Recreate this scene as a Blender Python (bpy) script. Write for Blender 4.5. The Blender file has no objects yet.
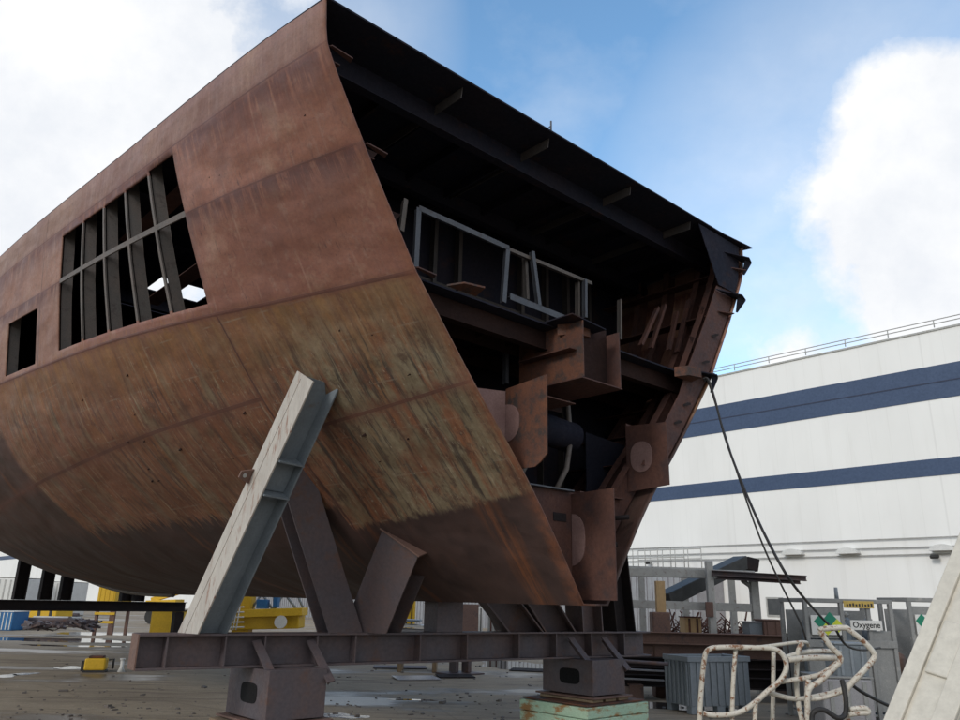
import bpy, bmesh, math, random
import numpy as np
from mathutils import Vector, Matrix
random.seed(7)
sc = bpy.context.scene
COL = sc.collection
R = math.radians
# ------------------------------------------------------------------ camera
F = 770.0; H = 1.6; G = -0.45            # focal (px of a 960 wide frame), eye height, ground level
roll = math.atan(.0225); tilt = math.atan(239.5 / F)
fwd = Vector((0, math.cos(tilt), math.sin(tilt)))
r0 = Vector((1, 0, 0)); u0 = r0.cross(fwd)
CR = r0 * math.cos(roll) + u0 * math.sin(roll)
CU = -r0 * math.sin(roll) + u0 * math.cos(roll)
EYE = Vector((0, 0, H))
cd = bpy.data.cameras.new('camera'); cam = bpy.data.objects.new('camera', cd); COL.objects.link(cam)
cd.sensor_width = 36; cd.lens = 36 * F / 960; cd.clip_end = 3000; cd.clip_start = .05
M3 = Matrix((CR, CU, -fwd)).transposed()
cam.matrix_world = Matrix.Translation(EYE) @ M3.to_4x4()
sc.camera = cam
def ray(x, y): return fwd + CR * ((x - 480) / F) + CU * ((360 - y) / F)
def atz(x, y, z=G): r = ray(x, y); return EYE + r * ((z - H) / r.z)
def aty(x, y, Y): r = ray(x, y); return EYE + r * (Y / r.y)
# ------------------------------------------------------------------ hull frame of reference
A = R(42.07)
UX = Vector((math.cos(A), math.sin(A), 0)); VX = Vector((-math.sin(A), math.cos(A), 0))
_q = ray(596, 604); K = EYE + _q * (9.1 / _q.y); K.z = 0
def W(u, s, z): return K + UX * u + VX * s + Vector((0, 0, z))
def loc(p): d = p - K; return d.dot(UX), d.dot(VX), p.z
def sec(x, y, s=0):
    r = ray(x, y); t = (W(0, s, 0) - EYE).dot(VX) / r.dot(VX); return loc(EYE + r * t)
# ------------------------------------------------------------------ object helpers
def link(o): COL.objects.link(o); return o
def tag(o, label=None, cat=None, group=None, kind=None):
    if label: o['label'] = label
    if cat: o['category'] = cat
    if group: o['group'] = group
    if kind: o['kind'] = kind
    return o
def thing(name, p, rz=0, label=None, cat=None, group=None):
    o = link(bpy.data.objects.new(name, None)); o.empty_display_size = .2
    o.location = p; o.rotation_euler = (0, 0, rz)
    return tag(o, label, cat, group)
def wm(o):
    m = Matrix.Translation(o.location) @ o.rotation_euler.to_matrix().to_4x4()
    return wm(o.parent) @ m if o.parent else m
class MB:
    def __init__(s): s.bm = bmesh.new(); s.uv = None
    def box(s, c, size, rot=None, bev=0):
        """rot : Matrix 3x3 whose columns are the box axes"""
        r = bmesh.ops.create_cube(s.bm, size=1)
        m = Matrix.Translation(Vector(c)) @ (rot.to_4x4() if rot else Matrix()) @ Matrix.Diagonal((*size, 1))
        bmesh.ops.transform(s.bm, matrix=m, verts=r['verts'])
        if bev:
            es = {e for v in r['verts'] for e in v.link_edges}
            bmesh.ops.bevel(s.bm, geom=list(es), offset=bev, segments=2, affect='EDGES', profile=.5)
        return s
    def prism(s, pts, d):
        """closed polygon (Vectors) extruded by vector d"""
        d = Vector(d)
        a = [s.bm.verts.new(p) for p in pts]; b = [s.bm.verts.new(Vector(p) + d) for p in pts]
        n = len(pts)
        s.bm.faces.new(a[::-1]); s.bm.faces.new(b)
        for i in range(n): s.bm.faces.new((a[i], a[(i + 1) % n], b[(i + 1) % n], b[i]))
        return s
    def tube(s, pts, r, n=8, caps=True):
        pts = [Vector(p) for p in pts]; rings = []
        prev = None
        for i, p in enumerate(pts):
            t = (pts[min(i + 1, len(pts) - 1)] - pts[max(i - 1, 0)]).normalized()
            if prev is None:
                a = t.orthogonal().normalized()
            else:
                a = (prev - t * prev.dot(t)).normalized()
            prev = a; b = t.cross(a)
            rr = r[i] if isinstance(r, (list, tuple)) else r
            rings.append([s.bm.verts.new(p + a * math.cos(k * 2 * math.pi / n) * rr + b * math.sin(k * 2 * math.pi / n) * rr) for k in range(n)])
        for q in range(len(rings) - 1):
            for k in range(n):
                f = s.bm.faces.new((rings[q][k], rings[q][(k + 1) % n], rings[q + 1][(k + 1) % n], rings[q + 1][k])); f.smooth = True
        if caps: s.bm.faces.new(rings[0][::-1]); s.bm.faces.new(rings[-1])
        return s
    def ibeam(s, a, b, nf, h=.38, w=.3, tf=.024, tw=.016, cutA=None, cutB=None):
        """I section from a to b. nf: direction the flanges face (web height direction)"""
        a = Vector(a); b = Vector(b); t = (b - a).normalized()
        nf = Vector(nf); nf = (nf - t * nf.dot(t)).normalized(); sd = t.cross(nf)
        rot = Matrix((t, nf, sd)).transposed(); L = (b - a).length; c = (a + b) / 2
        s.box(c + nf * (h / 2 - tf / 2), (L, tf, w), rot, .004)
        s.box(c - nf * (h / 2 - tf / 2), (L, tf, w), rot, .004)
        s.box(c, (L, h - 2 * tf, tw), rot)
        return s
    def clip(s, z):
        """cut level at height z, as a foot that is welded to a flat flange"""
        r = bmesh.ops.bisect_plane(s.bm, geom=s.bm.verts[:] + s.bm.edges[:] + s.bm.faces[:], plane_co=(0, 0, z), plane_no=(0, 0, 1), clear_inner=True)
        es = [e for e in r['geom_cut'] if isinstance(e, bmesh.types.BMEdge)]
        bmesh.ops.contextual_create(s.bm, geom=es) if False else None
        return s
    def build(s, name, mat, parent=None, local=False, smooth=False):
        me = bpy.data.meshes.new(name)
        if parent and not local:
            bmesh.ops.transform(s.bm, matrix=wm(parent).inverted(), verts=s.bm.verts[:])
        bmesh.ops.recalc_face_normals(s.bm, faces=s.bm.faces[:])
        if smooth:
            for f in s.bm.faces: f.smooth = True
        s.bm.to_mesh(me); s.bm.free()
        me.materials.append(mat)
        o = link(bpy.data.objects.new(name, me)); o.parent = parent
        return o
# a top-level object made of one mesh: its origin is moved to its own base
def solo(mb, name, mat, label=None, cat=None, group=None, kind=None, smooth=False):
    vs = [v.co for v in mb.bm.verts]
    c = Vector((sum(v.x for v in vs) / len(vs), sum(v.y for v in vs) / len(vs), min(v.z for v in vs)))
    bmesh.ops.translate(mb.bm, verts=mb.bm.verts[:], vec=-c)
    o = mb.build(name, mat, smooth=smooth); o.location = c
    return tag(o, label, cat, group, kind)
# ------------------------------------------------------------------ materials
def newmat(name):
    m = bpy.data.materials.new(name); m.use_nodes = True
    nt = m.node_tree; nt.nodes.clear()
    out = nt.nodes.new('ShaderNodeOutputMaterial'); b = nt.nodes.new('ShaderNodeBsdfPrincipled')
    nt.links.new(b.outputs[0], out.inputs[0]); return m, nt, b
class NT:
    def __init__(s, nt): s.nt = nt
    def n(s, t, **k):
        o = s.nt.nodes.new(t)
        for a, b in k.items(): setattr(o, a, b)
        return o
    def l(s, a, b): s.nt.links.new(a, b)
    def val(s, i, v):
        if hasattr(v, 'node'): s.l(v, i)
        else: i.default_value = v
    def math(s, op, a, b=0., c=None, clamp=False):
        o = s.n('ShaderNodeMath', operation=op, use_clamp=clamp); s.val(o.inputs[0], a); s.val(o.inputs[1], b)
        if c is not None: s.val(o.inputs[2], c)
        return o.outputs[0]
    def noise(s, vec, scale, detail=6, rough=.6, sc=None):
        if sc:
            mp = s.n('ShaderNodeMapping'); s.l(vec, mp.inputs[0]); mp.inputs['Scale'].default_value = sc; vec = mp.outputs[0]
        o = s.n('ShaderNodeTexNoise'); s.l(vec, o.inputs['Vector']); o.inputs['Scale'].default_value = scale
        o.inputs['Detail'].default_value = detail; o.inputs['Roughness'].default_value = rough
        return o.outputs['Fac']
    def ramp(s, f, a, b, v0=0., v1=1.):
        o = s.n('ShaderNodeMapRange'); s.l(f, o.inputs[0]); o.inputs[1].default_value = a; o.inputs[2].default_value = b
        o.inputs[3].default_value = v0; o.inputs[4].default_value = v1; return o.outputs[0]
    def mix(s, f, a, b, mode='MIX'):
        o = s.n('ShaderNodeMix', data_type='RGBA', blend_type=mode)
        s.val(o.inputs[0], f)
        for i, v in ((6, a), (7, b)):
            if hasattr(v, 'node'): s.l(v, o.inputs[i])
            else: o.inputs[i].default_value = (*v, 1)
        return o.outputs[2]
    def bump(s, h, st, dist, b):
        o = s.n('ShaderNodeBump'); o.inputs['Strength'].default_value = st; o.inputs['Distance'].default_value = dist
        s.l(h, o.inputs['Height']); s.l(o.outputs[0], b.inputs['Normal'])
def surf(name, c1, c2, c3=None, sc=2., rough=.7, metal=0., bump=.3, st=(1, 1, 1), w3=(.56, .72), r2=None, dist=.01, fine=14):
    """three-tone weathered surface: c1/c2 broad mottling, c3 patches"""
    m, nt, b = newmat(name); N = NT(nt)
    tc = N.n('ShaderNodeTexCoord').outputs['Object']
    a = N.noise(tc, sc, 7, .65, st); f = N.noise(tc, sc * fine, 4, .7, st)
    col = N.mix(N.ramp(a, .35, .65), c1, c2)
    col = N.mix(N.ramp(f, .3, .75, 0, .5), col, tuple(x * .55 for x in c1))
    if c3:
        g = N.noise(tc, sc * 1.7, 8, .7, tuple(x * 1.1 for x in st))
        col = N.mix(N.ramp(g, *w3), col, c3)
    N.l(col, b.inputs['Base Color'])
    N.l(N.ramp(f, .3, .7, rough - .12, min(1, rough + .12)), b.inputs['Roughness'])
    b.inputs['Metallic'].default_value = metal
    b.inputs['Specular IOR Level'].default_value = .06 if max(c1) < .045 and sc < 2 and name != 'signk' else .3
    if bump: N.bump(f, bump, dist, b)
    return m
M = {}
M['beam'] = surf('dark_primed_steel', (.088, .078, .090), (.115, .078, .074), (.12, .06, .04), 1.6, .62, bump=.25)
M['beam2'] = surf('brown_steel', (.15, .09, .075), (.18, .105, .08), (.06, .05, .055), 1.8, .65)
M['black'] = surf('black_steel', (.022, .021, .024), (.035, .027, .026), None, 1.5, .7)
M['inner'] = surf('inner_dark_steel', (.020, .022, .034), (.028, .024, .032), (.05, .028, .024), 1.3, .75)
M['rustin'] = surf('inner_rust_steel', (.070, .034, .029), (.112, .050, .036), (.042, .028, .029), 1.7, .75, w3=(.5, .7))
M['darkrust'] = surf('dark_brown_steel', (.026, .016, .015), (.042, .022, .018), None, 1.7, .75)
M['orange'] = surf('orange_rust_plate', (.155, .062, .034), (.095, .044, .033), (.045, .034, .032), 2.6, .75, w3=(.48, .62))
M['pink'] = surf('primer_pink', (.21, .125, .115), (.26, .165, .15), (.17, .10, .09), 3, .75)
M['greyp'] = surf('grey_primer_post', (.115, .12, .138), (.085, .088, .102), (.07, .05, .045), 3, .6)
M['rib'] = surf('rib_grey_rust', (.13, .118, .11), (.16, .13, .115), (.07, .055, .05), 4, .7)
M['rib2'] = surf('bracket_dim', (.06, .055, .055), (.085, .07, .065), None, 4, .7)
M['bluegrey'] = surf('blue_grey_paint', (.20, .23, .255), (.15, .175, .20), (.16, .13, .11), 2.2, .5, w3=(.62, .75))
M['strutw'] = surf('peeling_cream_paint', (.52, .48, .43), (.42, .38, .34), (.27, .17, .13), 3.0, .6, st=(3, 3, .38), w3=(.55, .61), fine=9)
M['cream'] = surf('cream_painted_steel', (.62, .58, .50), (.54, .50, .43), (.34, .25, .18), 1.2, .5, w3=(.66, .8), bump=.12)
M['tubew'] = surf('chipped_white_tube', (.66, .63, .56), (.55, .5, .42), (.22, .11, .06), 7, .55, w3=(.54, .60))
M['mint'] = surf('mint_green_timber', (.36, .52, .38), (.46, .60, .46), (.30, .17, .07), 1.6, .8, st=(1, 1, 3), w3=(.50, .60))
M['wood'] = surf('weathered_wood', (.30, .22, .14), (.20, .145, .095), None, 2, .85, st=(6, 1, 1))
M['plywood'] = surf('yellow_timber', (.55, .38, .20), (.45, .29, .15), None, 2, .8, st=(1, 1, .3))
M['galv'] = surf('galvanised_steel', (.46, .46, .44), (.36, .36, .35), (.2, .15, .12), 5, .5)
M['binp'] = surf('grey_plastic', (.25, .28, .31), (.20, .23, .26), None, 1.3, .55, bump=.1)
M['rackg'] = surf('rack_grey_metal', (.24, .245, .245), (.30, .305, .30), (.36, .35, .33), 3, .5)
M['yellow'] = surf('yellow_paint', (.72, .45, .03), (.62, .38, .03), (.3, .2, .05), 1.2, .5, w3=(.66, .8), bump=.1)
M['blue'] = surf('blue_paint', (.03, .13, .32), (.04, .18, .40), None, 1.5, .5)
M['white'] = surf('white_paint', (.72, .72, .70), (.62, .62, .6), None, 1.5, .55, bump=.08)
M['sheet'] = surf('pale_sheet_steel', (.36, .36, .38), (.30, .29, .31), None, 2, .35, metal=.4)
M['rubber'] = surf('black_rubber', (.025, .025, .027), (.04, .037, .036), None, 5, .6, bump=.1)
M['cyl'] = surf('brown_tank', (.30, .19, .14), (.24, .15, .12), None, 1.5, .5)
M['glassd'] = surf('dark_window_glass', (.05, .055, .06), (.08, .085, .09), None, 2, .15, bump=0)
M['signw'] = surf('sign_white', (.75, .75, .73), (.68, .68, .66), None, 4, .5, bump=0)
M['signk'] = surf('sign_black', (.03, .03, .03), (.05, .05, .05), None, 4, .5, bump=0)
M['green'] = surf('sign_green', (.02, .22, .14), (.03, .26, .16), None, 4, .5, bump=0)
M['lime'] = surf('sign_yellow', (.65, .70, .06), (.6, .66, .05), None, 4, .5, bump=0)
M['amber'] = surf('amber_sign', (.60, .43, .12), (.50, .35, .10), None, 4, .5, bump=0)
M['mesh'] = surf('fence_wire', (.42, .43, .43), (.36, .37, .37), None, 4, .5, bump=0)

# ---- hull plating: UV = (s, z)
def hull_material():
    m, nt, b = newmat('weathered_hull_plating'); N = NT(nt)
    uv = N.n('ShaderNodeUVMap'); uv.uv_map = 'sz'; uv = uv.outputs[0]
    sp = N.n('ShaderNodeSeparateXYZ'); N.l(uv, sp.inputs[0]); S, Z = sp.outputs[0], sp.outputs[1]
    wob = N.noise(uv, 1.1, 5, .6); wobf = N.noise(uv, 7, 5, .65)
    big = N.noise(uv, .55, 6, .62); mid = N.noise(uv, 2.6, 7, .68); fine = N.noise(uv, 26, 5, .72)
    stk = N.noise(uv, 1, 6, .62, (4.5, .45, 1))       # long runs
    stk2 = N.noise(uv, 1, 7, .7, (13, 1.1, 1))        # thin runs
    stk3 = N.noise(uv, 1, 6, .6, (2.1, .35, 1))
    # upper: dull rust with mill scale
    up = N.mix(N.ramp(big, .35, .65), (.218, .080, .048), (.295, .128, .080))
    up = N.mix(N.ramp(mid, .40, .72, 0, .65), up, (.185, .066, .045))
    up = N.mix(N.ramp(stk2, .54, .74, 0, .5), up, (.30, .19, .15))
    up = N.mix(N.ramp(stk, .56, .72, 0, .55), up, (.12, .05, .045))
    up = N.mix(N.math('MULTIPLY', N.math('LESS_THAN', Z, 5.98), .45), up, (.175, .068, .048))
    up = N.mix(N.ramp(wobf, .56, .68, 0, .5), up, (.27, .165, .125))
    up = N.mix(N.ramp(N.noise(uv, 5, 8, .75, (1, 1.4, 1)), .60, .68, 0, .6), up, (.085, .038, .034))
    # sheer strake a little greyer
    st_ = N.ramp(Z, 6.86, 6.92)
    up = N.mix(N.math('MULTIPLY', st_, .55), up, N.mix(N.ramp(stk2, .4, .6), (.25, .17, .14), (.17, .10, .08)))
    # aft strakes are browner, greyer
    up = N.mix(N.ramp(S, 5.4, 5.9, 0, .4), up, (.26, .155, .105))
    gh = N.math('LESS_THAN', N.math('PINGPONG', N.math('ADD', S, .07), .345), .012); up = N.mix(N.math('MULTIPLY', gh, N.ramp(mid, .45, .6, 0, .35)), up, (.34, .21, .16))
    # dirty drips below the two upper welds
    spk = N.noise(uv, 1, 6, .7, (16, 3.2, 1)); up = N.mix(N.math('MULTIPLY', N.ramp(spk, .60, .66, 0, .8), N.ramp(big, .42, .55)), up, (.075, .034, .028))
    lg = N.noise(uv, 1, 8, .72, (1.3, 1.0, 1)); up = N.mix(N.ramp(lg, .50, .62, 0, .55), up, (.150, .062, .045)); up = N.mix(N.ramp(lg, .36, .46, .45, 0), up, (.33, .20, .135))
    def drip(z0, ln, amt, col, inp):
        d = N.math('SUBTRACT', z0, Z)
        a = N.math('MULTIPLY', N.ramp(d, -.03, .02), N.ramp(d, .02, ln, 1, 0))
        k = N.math('MULTIPLY', a, N.ramp(stk2, .40, .50)); k = N.math('MULTIPLY', k, amt)
        return N.mix(k, inp, col)
    up = drip(6.88, .50, .85, (.10, .035, .03), up)
    up = drip(5.98, .30, .95, (.085, .032, .03), up)
    up = drip(6.86, .12, .6, (.12, .045, .035), up)
    # mid: old grey-green primer, stripped by runs of rust
    pr = N.mix(N.ramp(stk2, .36, .64), (.215, .170, .105), (.135, .095, .058))
    pr = N.mix(N.ramp(wobf, .5, .72, 0, .7), pr, (.27, .225, .15))
    aft = N.ramp(S, 1.9, 3.6)
    thr = N.math('SUBTRACT', N.math('ADD', N.math('MULTIPLY', stk, .55), N.math('MULTIPLY', mid, .45)), N.math('MULTIPLY', aft, -.065))
    pr = N.mix(N.ramp(thr, .485, .57, 0, .92), pr, N.mix(N.ramp(stk2, .4, .62), (.25, .095, .042), (.14, .056, .034)))
    pr = N.mix(N.ramp(stk3, .56, .68, 0, .75), pr, (.24, .10, .034))
    pr = N.mix(N.ramp(stk2, .53, .62, 0, .85), pr, (.042, .038, .032))
    blt = N.noise(uv, 3.4, 9, .78, (1, .8, 1)); pr = N.mix(N.ramp(blt, .52, .60, 0, .8), pr, (.070, .036, .025))
    pr = N.mix(N.math('MULTIPLY', aft, N.ramp(big, .35, .6, .1, .62)), pr, (.155, .062, .036))
    pst = N.noise(uv, 1, 7, .7, (17, .8, 1.7)); pr = N.mix(N.math('MULTIPLY', N.ramp(pst, .55, .64, 0, .75), N.ramp(mid, .38, .58)), pr, (.33, .27, .175)); pr = N.mix(N.ramp(pst, .34, .42, .6, 0), pr, (.045, .026, .02))
    pr = N.mix(N.ramp(lg, .52, .62, 0, .55), pr, (.17, .062, .032))
    chip = N.noise(uv, 22, 5, .7, (1.6, .7, 1)); pr = N.mix(N.math('MULTIPLY', N.ramp(chip, .60, .66, 0, .8), N.ramp(mid, .4, .55)), pr, (.36, .31, .23))
    # yellow-orange bloom just under the knuckle
    kn = N.ramp(N.math('ADD', N.math('SUBTRACT', 4.86, Z), N.math('MULTIPLY', wob, -.9)), -.35, .35, 1, 0)
    pr = N.mix(N.math('MULTIPLY', kn, .7), pr, N.mix(N.ramp(stk, .4, .6), (.19, .078, .040), (.27, .135, .048)))
    ltg = N.math('LESS_THAN', N.math('PINGPONG', N.math('ADD', S, .02), .35), .012)
    ltz = N.math('LESS_THAN', N.math('PINGPONG', N.math('ADD', Z, N.math('MULTIPLY', S, .05)), .22), .007)
    pr = N.mix(N.math('MULTIPLY', N.math('MAXIMUM', ltg, ltz), N.ramp(mid, .48, .62, 0, .38)), pr, (.27, .23, .17))
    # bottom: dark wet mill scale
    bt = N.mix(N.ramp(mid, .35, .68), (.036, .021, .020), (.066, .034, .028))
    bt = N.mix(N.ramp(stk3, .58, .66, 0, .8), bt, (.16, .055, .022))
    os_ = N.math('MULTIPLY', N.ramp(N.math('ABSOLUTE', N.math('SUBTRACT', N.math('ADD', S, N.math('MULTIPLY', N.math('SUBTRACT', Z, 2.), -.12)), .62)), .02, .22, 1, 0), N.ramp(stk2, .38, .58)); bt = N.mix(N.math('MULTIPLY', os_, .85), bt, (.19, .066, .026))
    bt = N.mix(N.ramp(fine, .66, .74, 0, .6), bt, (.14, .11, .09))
    # limits between zones
    zl = N.math('ADD', N.math('MULTIPLY', S, -.11), 2.74)          # forward plate edge
    zl2 = N.math('ADD', N.math('MULTIPLY', S, -.02), 2.74)
    zlow = N.n('ShaderNodeMix'); N.l(N.math('GREATER_THAN', S, 2.76), zlow.inputs[0]); N.l(zl, zlow.inputs[2]); N.l(zl2, zlow.inputs[3])
    jag = N.math('ADD', N.math('MULTIPLY', N.math('SUBTRACT', wobf, .5), .16), N.math('MULTIPLY', N.math('SUBTRACT', stk2, .5), N.math('ADD', N.math('MULTIPLY', aft, .9), .22)))
    zz = N.math('ADD', Z, jag)
    fb = N.ramp(N.math('SUBTRACT', zlow.outputs[0], zz), -.03, .02)
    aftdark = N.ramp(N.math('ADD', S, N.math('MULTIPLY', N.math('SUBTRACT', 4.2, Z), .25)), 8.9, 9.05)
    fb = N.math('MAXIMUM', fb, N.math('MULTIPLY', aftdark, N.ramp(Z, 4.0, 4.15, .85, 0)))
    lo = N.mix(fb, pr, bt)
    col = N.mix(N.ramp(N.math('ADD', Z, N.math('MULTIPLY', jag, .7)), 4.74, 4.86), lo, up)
    # plate butt welds and seams, thin dark lines
    def near(x, a, w): return N.math('LESS_THAN', N.math('ABSOLUTE', N.math('SUBTRACT', x, a)), w)
    ln = N.math('MULTIPLY', near(S, 2.72, .012), N.math('LESS_THAN', Z, 4.8))
    ln = N.math('MAXIMUM', ln, N.math('MULTIPLY', near(S, 7.9, .012), N.math('LESS_THAN', Z, 4.8)))
    ln = N.math('MAXIMUM', ln, N.math('MULTIPLY', near(S, 6.95, .010), N.math('GREATER_THAN', Z, 4.8)))
    ln = N.math('MAXIMUM', ln, near(Z, 5.98, .010)); ln = N.math('MAXIMUM', ln, near(Z, 6.90, .010))
    ln = N.math('MAXIMUM', ln, near(Z, 4.80, .018))
    sa = N.math('ADD', N.math('MULTIPLY', S, -.115), 3.81); sb = N.math('ADD', N.math('MULTIPLY', S, -.10), 4.17)
    ln = N.math('MAXIMUM', ln, N.math('MULTIPLY', near(N.math('SUBTRACT', Z, sa), 0., .016), N.math('LESS_THAN', S, 2.72)))
    ln = N.math('MAXIMUM', ln, N.math('MULTIPLY', near(N.math('SUBTRACT', Z, sb), 0., .020), N.math('GREATER_THAN', S, 2.72)))
    col = N.mix(N.math('MULTIPLY', ln, .8), col, (.075, .030, .024))
    for zc in (5.98, 6.90, 4.80): col = N.mix(N.math('MULTIPLY', N.ramp(N.math('ABSOLUTE', N.math('SUBTRACT', Z, zc)), .0, .07, .65, 0), N.ramp(mid, .35, .6, .4, 1)), col, (.15, .052, .036))
    # a soft rusty band each side of the lower seams
    def band(line, cond, w, amt, col, c):
        k = N.ramp(N.math('ABSOLUTE', N.math('SUBTRACT', Z, line)), 0, w, amt, 0)
        return N.mix(N.math('MULTIPLY', N.math('MULTIPLY', k, cond), N.ramp(mid, .35, .6, .3, 1)), col, c)
    col = band(sa, N.math('LESS_THAN', S, 2.72), .12, .8, col, (.14, .055, .035))
    col = band(sb, N.math('GREATER_THAN', S, 2.72), .12, .8, col, (.13, .05, .032))
    # front free edge: orange scorched strip
    fe = N.math('MULTIPLY', N.ramp(N.math('ADD', S, N.math('MULTIPLY', N.math('SUBTRACT', mid, .5), .5)), .02, .20, .8, 0), N.ramp(wobf, .35, .6, .3, 1))
    col = N.mix(fe, col, (.20, .072, .036))
    col = N.mix(N.ramp(fine, .45, .8, 0, .45), col, (.05, .028, .022))
    N.l(col, b.inputs['Base Color'])
    N.l(N.ramp(mid, .3, .7, .52, .8), b.inputs['Roughness'])
    bk_ = N.math('MULTIPLY', N.math('PINGPONG', N.math('ADD', S, .07), .345), .55)
    h = N.math('ADD', N.math('ADD', bk_, N.math('MULTIPLY', N.noise(uv, 1.3, 2, .4, (1, 1.6, 1)), 1.6)), N.math('ADD', N.math('MULTIPLY', fine, .05), N.math('MULTIPLY', ln, .08)))
    N.bump(h, .9, .06, b)
    return m
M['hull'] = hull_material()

def ground_material():
    m, nt, b = newmat('yard_ground'); N = NT(nt)
    tc = N.n('ShaderNodeTexCoord').outputs['Object']
    a = N.noise(tc, .22, 6, .6); c = N.noise(tc, 1.4, 8, .7, (.6, 1.4, 1)); f = N.noise(tc, 30, 4, .75); p = N.noise(tc, .30, 5, .58, (.55, 1.3, 1))
    col = N.mix(N.ramp(a, .38, .62), (.285, .232, .168), (.235, .190, .142))
    col = N.mix(N.ramp(c, .42, .68, 0, .8), col, (.35, .295, .22))
    col = N.mix(N.ramp(f, .5, .75, 0, .65), col, (.085, .068, .055))
    col = N.mix(N.ramp(N.noise(tc, 60, 2, .6), .66, .72, 0, .7), col, (.36, .32, .26))
    tyre = N.noise(tc, 1, 6, .65, (.35, 3.2, 1)); col = N.mix(N.ramp(tyre, .52, .66, 0, .6), col, (.10, .075, .055))
    crk = N.n('ShaderNodeTexVoronoi', feature='DISTANCE_TO_EDGE'); N.l(tc, crk.inputs['Vector']); crk.inputs['Scale'].default_value = .23; col = N.mix(N.ramp(crk.outputs['Distance'], .0, .006, .25, 0), col, (.06, .048, .04))
    b.inputs['Specular IOR Level'].default_value = .25
    wet = N.ramp(p, .54, .62)
    col = N.mix(N.math('MULTIPLY', wet, .62), col, (.065, .058, .055))
    N.l(col, b.inputs['Base Color'])
    rg = N.ramp(wet, 0, 1, .85, .28); N.l(rg, b.inputs['Roughness'])
    N.bump(N.math('MULTIPLY', N.math('ADD', f, N.math('MULTIPLY', c, 1.2)), N.ramp(wet, 0, 1, 1, .25)), .8, .02, b)
    return m
M['ground'] = ground_material()
def water_material():
    m, nt, b = newmat('puddle_water'); N = NT(nt)
    tc = N.n('ShaderNodeTexCoord').outputs['Object']
    b.inputs['Base Color'].default_value = (.05, .045, .04, 1); b.inputs['Roughness'].default_value = .04
    N.bump(N.noise(tc, 5, 3, .5), .06, .02, b)
    return m
M['water'] = water_material()
def wall_material():
    m, nt, b = newmat('white_cladding'); N = NT(nt)
    tc = N.n('ShaderNodeTexCoord').outputs['Object']
    sp = N.n('ShaderNodeSeparateXYZ'); N.l(tc, sp.inputs[0]); X, Zz = sp.outputs[0], sp.outputs[2]
    col = N.mix(N.ramp(N.noise(tc, .25, 4, .6, (1, 1, .4)), .4, .65), (.79, .785, .765), (.74, .735, .715))
    rib = N.math('LESS_THAN', N.math('PINGPONG', X, .55), .02)
    hz = N.math('LESS_THAN', N.math('ABSOLUTE', N.math('SUBTRACT', Zz, 9.35)), .035)
    hz2 = N.math('LESS_THAN', N.math('PINGPONG', X, 6.), .05)
    col = N.mix(N.math('MULTIPLY', rib, .10), col, (.5, .49, .47))
    col = N.mix(N.math('MULTIPLY', N.math('MAXIMUM', hz, hz2), .16), col, (.5, .49, .47))
    strk = N.noise(tc, 1, 5, .6, (1.5, 1, .12))
    col = N.mix(N.ramp(strk, .55, .8, 0, .25), col, (.52, .50, .46))
    N.l(col, b.inputs['Base Color']); b.inputs['Roughness'].default_value = .6
    N.bump(rib, .15, .02, b)
    return m
M['wall'] = wall_material()
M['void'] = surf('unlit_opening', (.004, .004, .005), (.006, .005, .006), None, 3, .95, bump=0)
M['navyj'] = surf('navy_joint', (.035, .045, .085), (.04, .05, .09), None, 1, .6)
M['navy'] = surf('navy_cladding', (.050, .080, .150), (.058, .090, .165), None, .5, .55, bump=.05)

# ------------------------------------------------------------------ hull shape
SS = [0, 1, 2, 3, 5, 7, 9, 13, 18, 23, 30]
TB = {7.38: [4.05, 4.20, 4.31, 4.40, 4.58, 4.77, 4.93, 5.12, 5.15, 5.1, 4.9],
      6.93: [4.01, 4.16, 4.27, 4.37, 4.55, 4.74, 4.91, 5.12, 5.15, 5.1, 4.9],
      5.93: [3.46, 3.74, 3.98, 4.17, 4.48, 4.71, 4.92, 5.16, 5.2, 5.1, 4.8],
      4.8: [2.75, 3.07, 3.40, 3.74, 4.25, 4.56, 4.80, 5.06, 5.1, 4.95, 4.6],
      3.8: [1.93, 2.25, 2.60, 2.96, 3.60, 4.02, 4.34, 4.7, 4.65, 4.3, 3.8],
      2.75: [1.02, 1.26, 1.55, 1.88, 2.45, 2.90, 3.28, 3.6, 3.4, 2.6, 2.],
      2.0: [.48, .62, .80, 1.02, 1.42, 1.75, 2.0, 2.2, 1.5, .5, .4],
      1.58: [.21] * 11}
ZK = sorted(TB)
def pchip(xs, ys, x):
    n = len(xs); h = [xs[i + 1] - xs[i] for i in range(n - 1)]; d = [(ys[i + 1] - ys[i]) / h[i] for i in range(n - 1)]
    m = [d[0]] + [0 if d[i - 1] * d[i] <= 0 else 2 * d[i - 1] * d[i] / (d[i - 1] + d[i]) for i in range(1, n - 1)] + [d[-1]]
    i = min(max(np.searchsorted(xs, x) - 1, 0), n - 2); t = (x - xs[i]) / h[i]
    return (ys[i] * (2 * t**3 - 3 * t**2 + 1) + h[i] * m[i] * (t**3 - 2 * t**2 + t) + ys[i + 1] * (-2 * t**3 + 3 * t**2) + h[i] * m[i + 1] * (t**3 - t**2))
def zrise(s): return 0 if s < 12.5 else (.0125 * (s - 12.5) ** 2 if s < 21 else .903 + .16 * (s - 21))      # the keel rises aft
_cache = {}
def sx(s, z):
    """frames above the window bar rake slightly aft"""
    a = min(1, max(0, (s - 1.2) / 1.4)); a = a * a * (3 - 2 * a); b = min(1, max(0, (z - 5.95) / .95)); c = min(1, max(0, (20 - s) / 4))
    return s + .20 * a * b * c
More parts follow.
